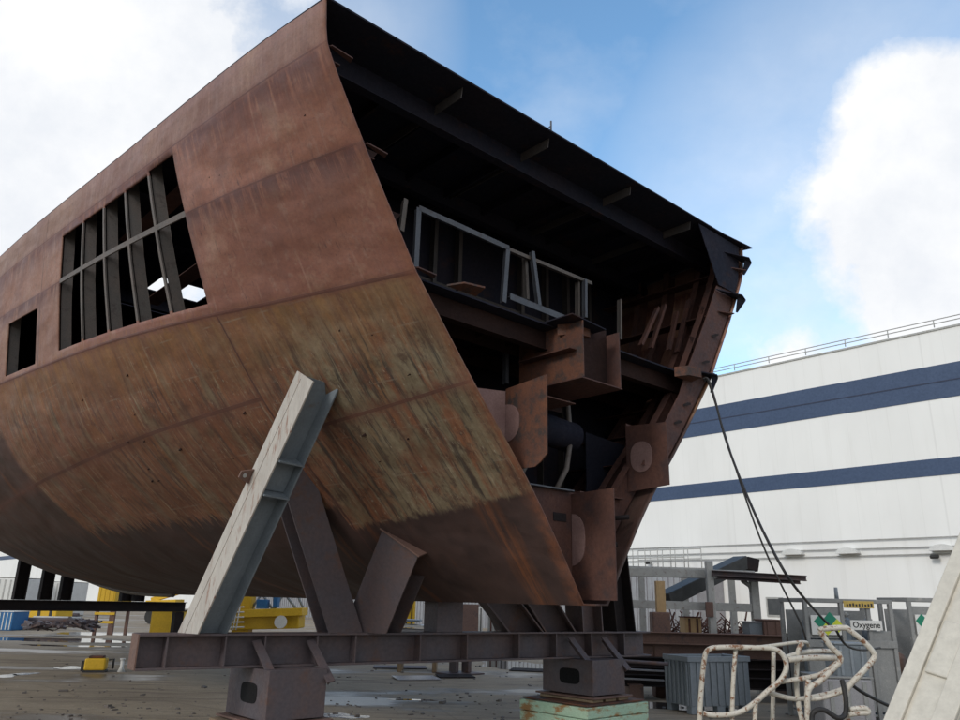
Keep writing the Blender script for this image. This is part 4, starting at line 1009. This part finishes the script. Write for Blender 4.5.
# ------------------------------------------------------------------ bent white tube frame
TF = 10.3
tf = thing('tube_frame', Vector((aty(790, 700, TF).x, TF, G)), 0, 'bent chipped white tubular frame lying before the gas racks', 'tube frame')
def z6(pts, Y, r=.032, nm='tube', Y1=None):
    n_ = len(pts); P = []
    raw = [Vector((600 + a / 2.667, 540 + b / 2.667, Y + ((Y1 or Y) - Y) * i / max(1, n_ - 1))) for i, (a, b) in enumerate(pts)]
    for i in range(n_ - 1):                                   # Catmull-Rom rounding
        a, b, c, d = raw[max(i - 1, 0)], raw[i], raw[i + 1], raw[min(i + 2, n_ - 1)]
        for k in range(4):
            t = k / 4; P.append(.5 * ((2 * b) + (c - a) * t + (2 * a - 5 * b + 4 * c - d) * t * t + (3 * b - a - 3 * c + d) * t ** 3))
    P.append(raw[-1]); mb = MB(); mb.tube([Pz(q.x, q.y, q.z) for q in P], r, 10); return mb.build(nm, M['tubew'], tf)
z6([(262, 640), (266, 480), (270, 400), (278, 320), (290, 292), (330, 286), (400, 287), (455, 289), (482, 300), (496, 325), (495, 350), (478, 378), (445, 405), (415, 432), (380, 456), (340, 466), (300, 467), (275, 462)], TF)
z6([(362, 292), (355, 380), (352, 500), (350, 640)], TF + .05, .028)
z6([(463, 300), (462, 400), (460, 500), (462, 640)], TF + .3, .028)
z6([(415, 434), (413, 500), (414, 640)], TF, .028)
z6([(372, 290), (440, 284), (540, 272), (556, 282)], TF + .05, .022, Y1=TF + .6)
z6([(445, 405), (520, 424), (590, 414), (640, 400), (680, 376), (712, 340)], TF + .1, .03, Y1=TF + .5)
z6([(482, 378), (560, 366), (600, 352), (640, 318)], TF + .05, .03, Y1=TF + .2)
z6([(492, 315), (540, 300), (600, 296), (640, 300)], TF + .1, .03, Y1=TF + .6)
z6([(500, 320), (560, 314), (640, 315)], TF + .05, .036, Y1=TF + .2)
z6([(540, 276), (528, 300), (524, 380), (530, 440), (545, 520), (550, 640)], TF + .2)
z6([(556, 372), (552, 430), (558, 500), (560, 640)], TF - .1, .032)
z6([(586, 242), (612, 280), (642, 316), (620, 345), (585, 378), (556, 402), (554, 480), (556, 640)], TF - .25, .034)
z6([(586, 242), (596, 237), (650, 234), (665, 240), (700, 268), (728, 298), (730, 316), (700, 352), (668, 385), (655, 410), (660, 470), (664, 640)], TF - .25, .034)
z6([(660, 466), (690, 462), (716, 460), (706, 448), (664, 452)], TF - .3, .03)
z6([(664, 398), (600, 420), (556, 425)], TF - .2, .026)
# hoses
def hose(pts, r, label, name='hose', mat='rubber', cat='hose'):
    n_ = len(pts); P = []; raw = [Vector(p) for p in pts]
    for i in range(n_ - 1):
        a, b, c, d = raw[max(i - 1, 0)], raw[i], raw[i + 1], raw[min(i + 2, n_ - 1)]
        for k in range(6):
            t = k / 6; P.append(.5 * ((2 * b) + (c - a) * t + (2 * a - 5 * b + 4 * c - d) * t * t + (3 * b - a - 3 * c + d) * t ** 3))
    P.append(raw[-1]); mb = MB(); mb.tube([Pz(*q) for q in P], r, 7); return solo(mb, name, M[mat], label, cat)
hk = sec(704, 379, -.05); hY = W(*hk).y
hose([(703, 379, hY), (708, 379, hY - .05), (714, 396, hY - .15), (726, 440, hY - .6), (744, 488, hY - 1.2), (765, 535, hY - 1.8), (790, 580, hY - 2.2), (822, 618, 10.6), (836, 630, 10.3)], .016, 'thick dark cable hanging from the hull edge to the white tube frame', 'cable', 'rubber', 'cable')
hose([(704, 381, hY + .02), (709, 384, hY), (722, 425, hY - .2), (738, 475, hY - .5), (757, 530, hY - .6), (775, 572, hY - .6), (800, 622, hY - .6), (806, 640, hY - .5)], .012, 'thin dark cable hanging from the hull edge down behind the tube frame', 'cable', 'rubber', 'cable')
hose([(842, 680, 10.0), (846, 700, 9.95), (845, 714, 9.95), (838, 718, 9.9), (824, 710, 9.9), (814, 712, 9.9), (812, 722, 9.9), (814, 745, 9.8), (818, 770, 9.9)], .03, 'thick black hose looping low through the white tube frame')
hose([(836, 630, 10.2), (846, 645, 10.5), (862, 650, 11.5), (880, 648, 12.3)], .016, 'black hose sagging from the tube frame top to the brown tank')
hose([(850, 683, 10.2), (862, 692, 10.4), (885, 704, 10.7), (905, 712, 10.9), (935, 722, 11.)], .022, 'black hose running right from the tube frame towards the white beam')
# ------------------------------------------------------------------ leaning cream beam, near right
ba, bb_ = Vector((0, 0, 0)), None
top_ = aty(1034, 440, 4.9); bot_ = aty(884, 828, 4.55)
k = (bot_.z - G) / (top_.z - bot_.z); bot_ = bot_ - (top_ - bot_) * k
lb_ = thing('leaning_beam', bot_, 0, 'cream painted steel channel beam leaning at the right edge of the yard', 'beam')
t = (top_ - bot_).normalized(); toc = (EYE - (top_ + bot_) / 2).normalized(); nf = (toc - t * toc.dot(t)).normalized(); sd = nf.cross(t)
nf2 = (nf * math.cos(R(28)) + sd * math.sin(R(28)))
nf2 = (nf2 - t * nf2.dot(t)).normalized(); sd2 = nf2.cross(t)
if sd2.x < 0: sd2 = -sd2
rot = Matrix((t, nf2, sd2)).transposed(); Lb = (top_ - bot_).length; mid = (top_ + bot_) / 2
mb = MB(); mb.box(mid, (Lb, .10, .34), rot, .012); mb.build('main_flange', M['cream'], lb_)
mb = MB(); mb.box(mid + nf2 * .062 - sd2 * .125, (Lb, .024, .09), rot, .006); mb.build('edge_strip', M['cream'], lb_)
mb = MB(); mb.box(mid + nf2 * .062 + sd2 * .115, (Lb, .024, .11), rot, .006); mb.build('edge_strip', M['cream'], lb_)
mb = MB(); mb.box(mid + nf2 * .056 + t * Lb * .08, (.34, .03, .13), rot, .01); mb.build('joint_plate', M['cream'], lb_)
mb = MB(); mb.box(mid - nf2 * .16 + sd2 * .16, (Lb, .24, .03), rot, .006); mb.build('side_web', M['cream'], lb_)
dr = gp(985, 800); dr = Vector((aty(972, 700, 6.6).x, 6.6, G)); bl = thing('blue_drum', dr, 0, 'blue plastic drum behind the leaning cream beam', 'drum'); hz_ = aty(972, 652, 6.6).z - G
mb = MB(); pf = [(0, .27), (.03, .29), (hz_ * .3, .29), (hz_ * .32, .305), (hz_ * .35, .29), (hz_ * .64, .29), (hz_ * .66, .305), (hz_ * .69, .29), (hz_ * .97, .29), (hz_, .26)]
mb.tube([Vector((0, 0, a)) for a, _ in pf], [q for _, q in pf], 32); mb.build('body', M['blue'], bl, local=True)
mb = MB(); mb.tube([(.1, -.05, hz_), (.1, -.05, hz_ + .03)], .04, 12); mb.build('bung', M['signk'], bl, local=True)
# ------------------------------------------------------------------ small things lying about
def sheet(x, y, w, d, rz, lb, mat='sheet', z=0.03):
    p = gp(x, y); mb = MB(); mb.box(Vector((p.x, p.y, G + z)), (w, d, .02), Matrix.Rotation(rz, 3, 'Z') @ Matrix.Rotation(.015, 3, 'X')); return solo(mb, 'steel_sheet', M[mat], lb, 'steel sheet', 'sheets lying on the ground')
sheet(416, 679, 1.15, .9, .3, 'small grey steel sheet lying on open ground below the front beam')
sheet(400, 668, 1.6, .8, .1, 'dark steel sheet lying just beyond the small grey one', 'beam'); sheet(455, 677, 1.0, .8, .2, 'dark steel sheet under the keel stand foot', 'black')
sheet(532, 671, 1.3, .8, -.2, 'dark steel sheet left of the mint green block', 'black')
yb = gp(95, 672); yo = thing('yellow_machine', yb, .25, 'small yellow machine casing standing alone in the puddles', 'machine')
def lb2(o, c, s, name, mat, bev=.01, rot=None): mb = MB(); mb.box(c, s, rot, bev); return mb.build(name, M[mat], o, local=True)
lb2(yo, (0, 0, .20), (.52, .40, .30), 'casing', 'yellow', .04); lb2(yo, (0, 0, .38), (.36, .34, .06), 'lid', 'orange', .02); lb2(yo, (-.30, 0, .16), (.08, .3, .26), 'grille', 'signk'); lb2(yo, (0, 0, .03), (.56, .42, .05), 'skid', 'signk')
mb = MB(); mb.tube([(.30, 0, .3), (.42, 0, .32), (.42, 0, .08)], .03, 6); mb.build('handle', M['signk'], yo, local=True)
p = gp(121, 672); mb = MB(); mb.tube([p, p + UP * .12, p + UP * .30], [.10, .05, .05], 10); mb.tube([p + UP * .30, p + UP * .34], .07, 10); solo(mb, 'white_bollard', M['white'], 'knee-high white marker post right of the yellow machine', 'bollard')
# ---- things beyond, seen under the hull
def farbox(name, x0, x1, y0, y1, Y, mat, label, cat, depth=1., rib_=4, mat2='signk'):
    return crate(name, x0, x1, y0, y1, Y, mat, label, cat, depth, rib_, mat2, zb=G)
farbox('blue_crate', -8, 14, 612, 628, 42, 'blue', 'blue slatted crate at the far left edge of the yard', 'crate', 1.5, 5, 'white')
sk_ = crate('yellow_skip', 96, 117, 587, 606, 40, 'yellow', 'yellow steel skip on brown legs seen between the black props', 'skip', 2., 4, 'yellow')
for x_ in (-.42, .42):
    for y_ in (-.8, .8): lb0 = MB(); lb0.box((x_, y_, (G - sk_.location.z) / 2 - .002), (.14, .14, sk_.location.z - G), None, .01); lb0.build('leg', M['beam2'], sk_, local=True)
for zz_ in (-.35, -.75): lb0 = MB(); lb0.box((0, -.9, zz_), (1.0, .06, .12), None, .01); lb0.build('cross_rail', M['yellow'], sk_, local=True)
farbox('yellow_counterweight', 149, 176, 611, 631, 36, 'yellow', 'yellow block left of the cream strut foot', 'counterweight', 1.5, 0)
farbox('yellow_generator', 20, 58, 604, 622, 48, 'yellow', 'low yellow skid behind the stacked dark pipes', 'skid', 2, 3)
# yellow gantry with white lattice
ga = thing('yellow_gantry', Vector((aty(240, 620, 34).x, 34, G)), 0, 'yellow gantry base carrying a pale lattice boom behind the cream strut', 'crane')
flat(ga, 'base_beam', 'yellow', (205, 621), (302, 619), .72, 1.2, 34); flat(ga, 'base_deck', 'yellow', (243, 613.5), (305, 611.5), .3, 1.2, 33.6)
vpost(ga, 'mast_block', 'yellow', 246, 594, 34, .7, .7)
mb = MB()
for yy in (34., 34.9):
    for (a, b2) in (((196, 594), (298, 592)), ((196, 612), (302, 609)), ((250, 611), (262, 594)), ((262, 594), (274, 611)), ((274, 611), (284, 593)), ((284, 593), (297, 610)), ((252, 594), (252, 612)), ((274, 593), (274, 611)), ((296, 592), (304, 610)), ((205, 612), (216, 594)), ((216, 594), (228, 612)), ((228, 612), (238, 594))):
        mb.tube([Pz(*a, yy), Pz(*b2, yy)], .055, 6)
mb.build('lattice_boom', M['binp'], ga)
mb = MB()
for k in range(9): mb.tube([Pz(212 + 3 * k, 630, 33), Pz(216 + 3 * k, 607, 33)], .03, 5)
for k in range(5): mb.tube([Pz(210, 628 - 5 * k, 33), Pz(244, 627 - 5 * k, 33)], .03, 5)
mb.build('access_ladder', M['white'], ga)
mb = MB(); c = Pz(263, 604, 33.4); mb.box(c, (.45, .4, .35), None, .02); mb.box(c + Vector((.55, 0, .1)), (.2, .4, .45), None, .02); mb.build('control_box', M['blue'], ga)
mb = MB(); c = Pz(281, 622, 33.0); mb.tube([c, c + Vector((0, -.1, 0))], .25, 14); mb.build('round_lamp', M['white'], ga)
# boom lift further back
lf = thing('boom_lift', Vector((aty(165, 600, 55).x, 55, G)), 0, 'yellow boom lift with dark wheels far behind, left of the cream strut', 'lift')
flat(lf, 'chassis', 'yellow', (150, 604), (180, 603), .45, 1.6, 55); flat(lf, 'boom', 'yellow', (152, 600), (180, 592), .3, .4, 54.6)
for x in (153, 176): mb = MB(); c = Pz(x, 608, 54.5); c.z = G + .5; mb.tube([c, c + Vector((0, .5, 0))], .5, 16); mb.build('wheel', M['signk'], lf)
# pipe and bar stacks on the ground, left
rnd = random.Random(11)
for k in range(14):
    x = rnd.uniform(14, 118); y = rnd.uniform(622, 630); L2 = rnd.uniform(1.5, 4); Y = gp(x, y).y
    r_ = rnd.uniform(.07, .16); zc = G + r_ + (0.0 if k < 7 else 2 * .12 + .1)
    p = gp(x, y); a_ = rnd.uniform(-.25, .25); d = Vector((math.cos(a_), math.sin(a_), 0)); p.z = zc
    mb = MB(); mb.tube([p - d * L2 / 2, p + d * L2 / 2], r_, 10)
    solo(mb, 'steel_pipe', M['beam' if k % 3 else 'galv'], 'length of pipe stacked on the far ground under the aft hull', 'pipe', 'pipes stacked under the aft hull')
def mound(x0, x1, y0, y1, Y, n_, seed, label):
    rnd = random.Random(seed); mb = MB()
    for k in range(n_):
        p = Pz(rnd.uniform(x0, x1), rnd.uniform(y0, y1), Y + rnd.uniform(-1, 1)); p.z = max(p.z, G + .05)
        mb.box(p, (rnd.uniform(.1, 1.1), rnd.uniform(.04, .22), rnd.uniform(.03, .12)), Matrix.Rotation(rnd.uniform(-.5, .5), 3, 'Y') @ Matrix.Rotation(rnd.uniform(0, 3), 3, 'Z'))
    return solo(mb, 'scrap_pile', M['beam'], label, 'scrap', kind='stuff')
mound(28, 62, 622, 628, 38, 70, 1, 'dark heap of steel scrap beyond the first puddle'); mound(75, 92, 621, 627, 35, 60, 2, 'small heap of steel offcuts left of the yellow skip')
mound(330, 400, 612, 628, 36, 140, 3, 'low heap of steel scrap behind the short brown strut')
# middle: sheets pack, yellow pump, white cabinet, second cabinet
for k, (y, x0, x1, mt, lb) in enumerate(((631, 396, 443, 'sheet', 'lowest pale plate in the pack behind the front beam'), (626.5, 393, 441, 'white', 'middle white plate in the pack behind the front beam'), (621, 398, 420, 'binp', 'dark folded sheet on top of the plate pack'))):
    Yk = 24; a, b2 = Pz(x0, y, Yk), Pz(x1, y, Yk); mb = MB(); mb.box((a + b2) / 2 + Vector((0, .4, 0)), ((b2 - a).length, 1.0, .07), Matrix.Rotation(.02, 3, 'Y')); solo(mb, 'plate_pack', M[mt], lb, 'plate', 'plates packed behind the front beam')
tr = thing('trestle', Vector((aty(419, 635, 24).x, 24.4, G)), 0, 'low timber trestle carrying the pack of pale plates', 'trestle')
for x in (402, 436): vpost(tr, 'leg', 'wood', x, 635, 24.4, .12, .8)
flat(tr, 'top_beam', 'wood', (398, 634.5), (440, 634.5), .08, .7, 24.4)
farbox('yellow_pump', 404, 415, 601, 616, 30, 'yellow', 'yellow pump casing beside the short brown strut', 'pump', .5, 2)
farbox('white_cabinet', 424, 445, 604, 619, 31, 'sheet', 'pale electrical cabinet left of the keel stand', 'cabinet', .8, 3, 'rustin')
farbox('brown_cabinet', 488, 500, 604, 628, 31, 'rackg', 'brownish cabinet right of the keel stand', 'cabinet', .8, 2, 'rustin'); farbox('white_crate', 475, 483, 606, 622, 33, 'white', 'narrow white crate right of the keel stand', 'crate', .8, 2, 'signk')
farbox('grey_crate', 500, 508, 608, 622, 32, 'sheet', 'narrow grey crate right of the brownish cabinet', 'crate', .8, 2)
yq = thing('yellow_post', Vector((aty(587, 620, 16).x, 16, G)), 0, 'yellow post under the keel end behind the front cradle beam', 'post'); vpost(yq, 'timber', 'plywood', 587, 606, 16, .17, .17, zb=.3); vpost(yq, 'foot', 'beam2', 587, 634, 16, .3, .3)
farbox('container', -30, 20, 578, 606, 62, 'white', 'white container at the far left behind the blue crate', 'container', 4, 8, 'galv')
farbox('site_cabin', 36, 66, 582, 604, 66, 'white', 'white site cabin behind the left black props', 'cabin', 4, 5, 'galv')

# ------------------------------------------------------------------ sky and sun
sdir = Vector((-.56, -.66, .50)).normalized()
wd = bpy.data.worlds.new('World'); sc.world = wd; wd.use_nodes = True; nt = wd.node_tree; nt.nodes.clear(); N = NT(nt)
out = N.n('ShaderNodeOutputWorld'); bg = N.n('ShaderNodeBackground'); N.l(bg.outputs[0], out.inputs[0]); bg.inputs[1].default_value = .15
sky = N.n('ShaderNodeTexSky', sky_type='NISHITA'); sky.sun_disc = False; sky.sun_elevation = math.asin(sdir.z); sky.sun_rotation = math.atan2(sdir.x, sdir.y)
sky.air_density = 1.0; sky.dust_density = .5; sky.ozone_density = 1.6
tc = N.n('ShaderNodeTexCoord').outputs['Generated']
def vm(op, a, b): o = N.n('ShaderNodeVectorMath', operation=op); N.l(a, o.inputs[0]); (N.l(b, o.inputs[1]) if hasattr(b, 'node') else setattr(o.inputs[1], 'default_value', b)); return o
def blob(x, y, r0_, r1_):
    d = ray(x, y).normalized(); o = vm('DOT_PRODUCT', tc, d).outputs['Value']
    return N.ramp(o, math.cos(R(r1_)), math.cos(R(r0_)))
# flatten the dome so that clouds stretch towards the horizon
sp = N.n('ShaderNodeSeparateXYZ'); N.l(tc, sp.inputs[0])
zz = N.math('ADD', N.math('MAXIMUM', sp.outputs[2], 0.), .28)
cb = N.n('ShaderNodeCombineXYZ'); N.l(N.math('DIVIDE', sp.outputs[0], zz), cb.inputs[0]); N.l(N.math('DIVIDE', sp.outputs[1], zz), cb.inputs[1])
n1 = N.noise(tc, 5.5, 9, .60); n2 = N.noise(cb.outputs[0], 1.5, 8, .58); n3 = N.noise(tc, 14, 6, .6); nL = N.noise(tc, 1.8, 3, .5)
left = N.math('MAXIMUM', blob(20, 60, 10, 24), N.math('MAXIMUM', blob(130, 90, 1, 12), blob(-300, 300, 18, 40)))
right = N.math('MAXIMUM', blob(930, 125, 2., 7.5), N.math('MAXIMUM', blob(985, 225, 6, 14), N.math('MAXIMUM', blob(890, 225, 1, 8), N.math('MULTIPLY', blob(815, 372, .5, 7), .75))))
behind = N.math('MULTIPLY', N.ramp(sp.outputs[1], .1, -.2), .75)
mk = N.math('MAXIMUM', N.math('MAXIMUM', left, right), behind)
cl = N.math('ADD', N.math('MULTIPLY', mk, 1.35), N.math('MULTIPLY', N.math('SUBTRACT', n1, .5), 2.3))
cov = N.ramp(cl, .34, .98)
wisp = N.math('MULTIPLY', N.ramp(n2, .52, .78), .42)
low = N.ramp(sp.outputs[2], .02, .45, .50, .0)
thin = N.math('MAXIMUM', wisp, low)
cov = N.math('MAXIMUM', cov, N.math('MAXIMUM', thin, N.math('MULTIPLY', N.math('MAXIMUM', blob(900, 260, 2, 22), blob(230, 30, 2, 16)), N.ramp(n2, .32, .62, .2, .75))))
skyc = N.mix(1., sky.outputs[0], (1.45, 1.80, 1.82), 'MULTIPLY')
shade = N.math('ADD', N.ramp(n1, .36, .66), N.math('MULTIPLY', N.math('SUBTRACT', n3, .5), .6), clamp=True)
ccol = N.mix(shade, (5.8, 6.0, 6.35), (7.2, 7.2, 7.2))
N.l(N.mix(cov, skyc, ccol), bg.inputs[0])
sl = bpy.data.lights.new('sun', 'SUN'); sl.energy = 1.3; sl.angle = R(14); sl.color = (1, .95, .88)
so = link(bpy.data.objects.new('sun', sl)); so.rotation_euler = sdir.to_track_quat('Z', 'Y').to_euler(); so.location = (-20, -20, 30)
sc.view_settings.view_transform = 'Standard'; sc.view_settings.look = 'None'; sc.view_settings.gamma = 1; sc.view_settings.exposure = 0; sc.view_settings.use_curve_mapping = False
sc.render.engine = 'CYCLES'; sc.cycles.max_bounces = 6; sc.cycles.diffuse_bounces = 3
bpy.context.view_layer.update()
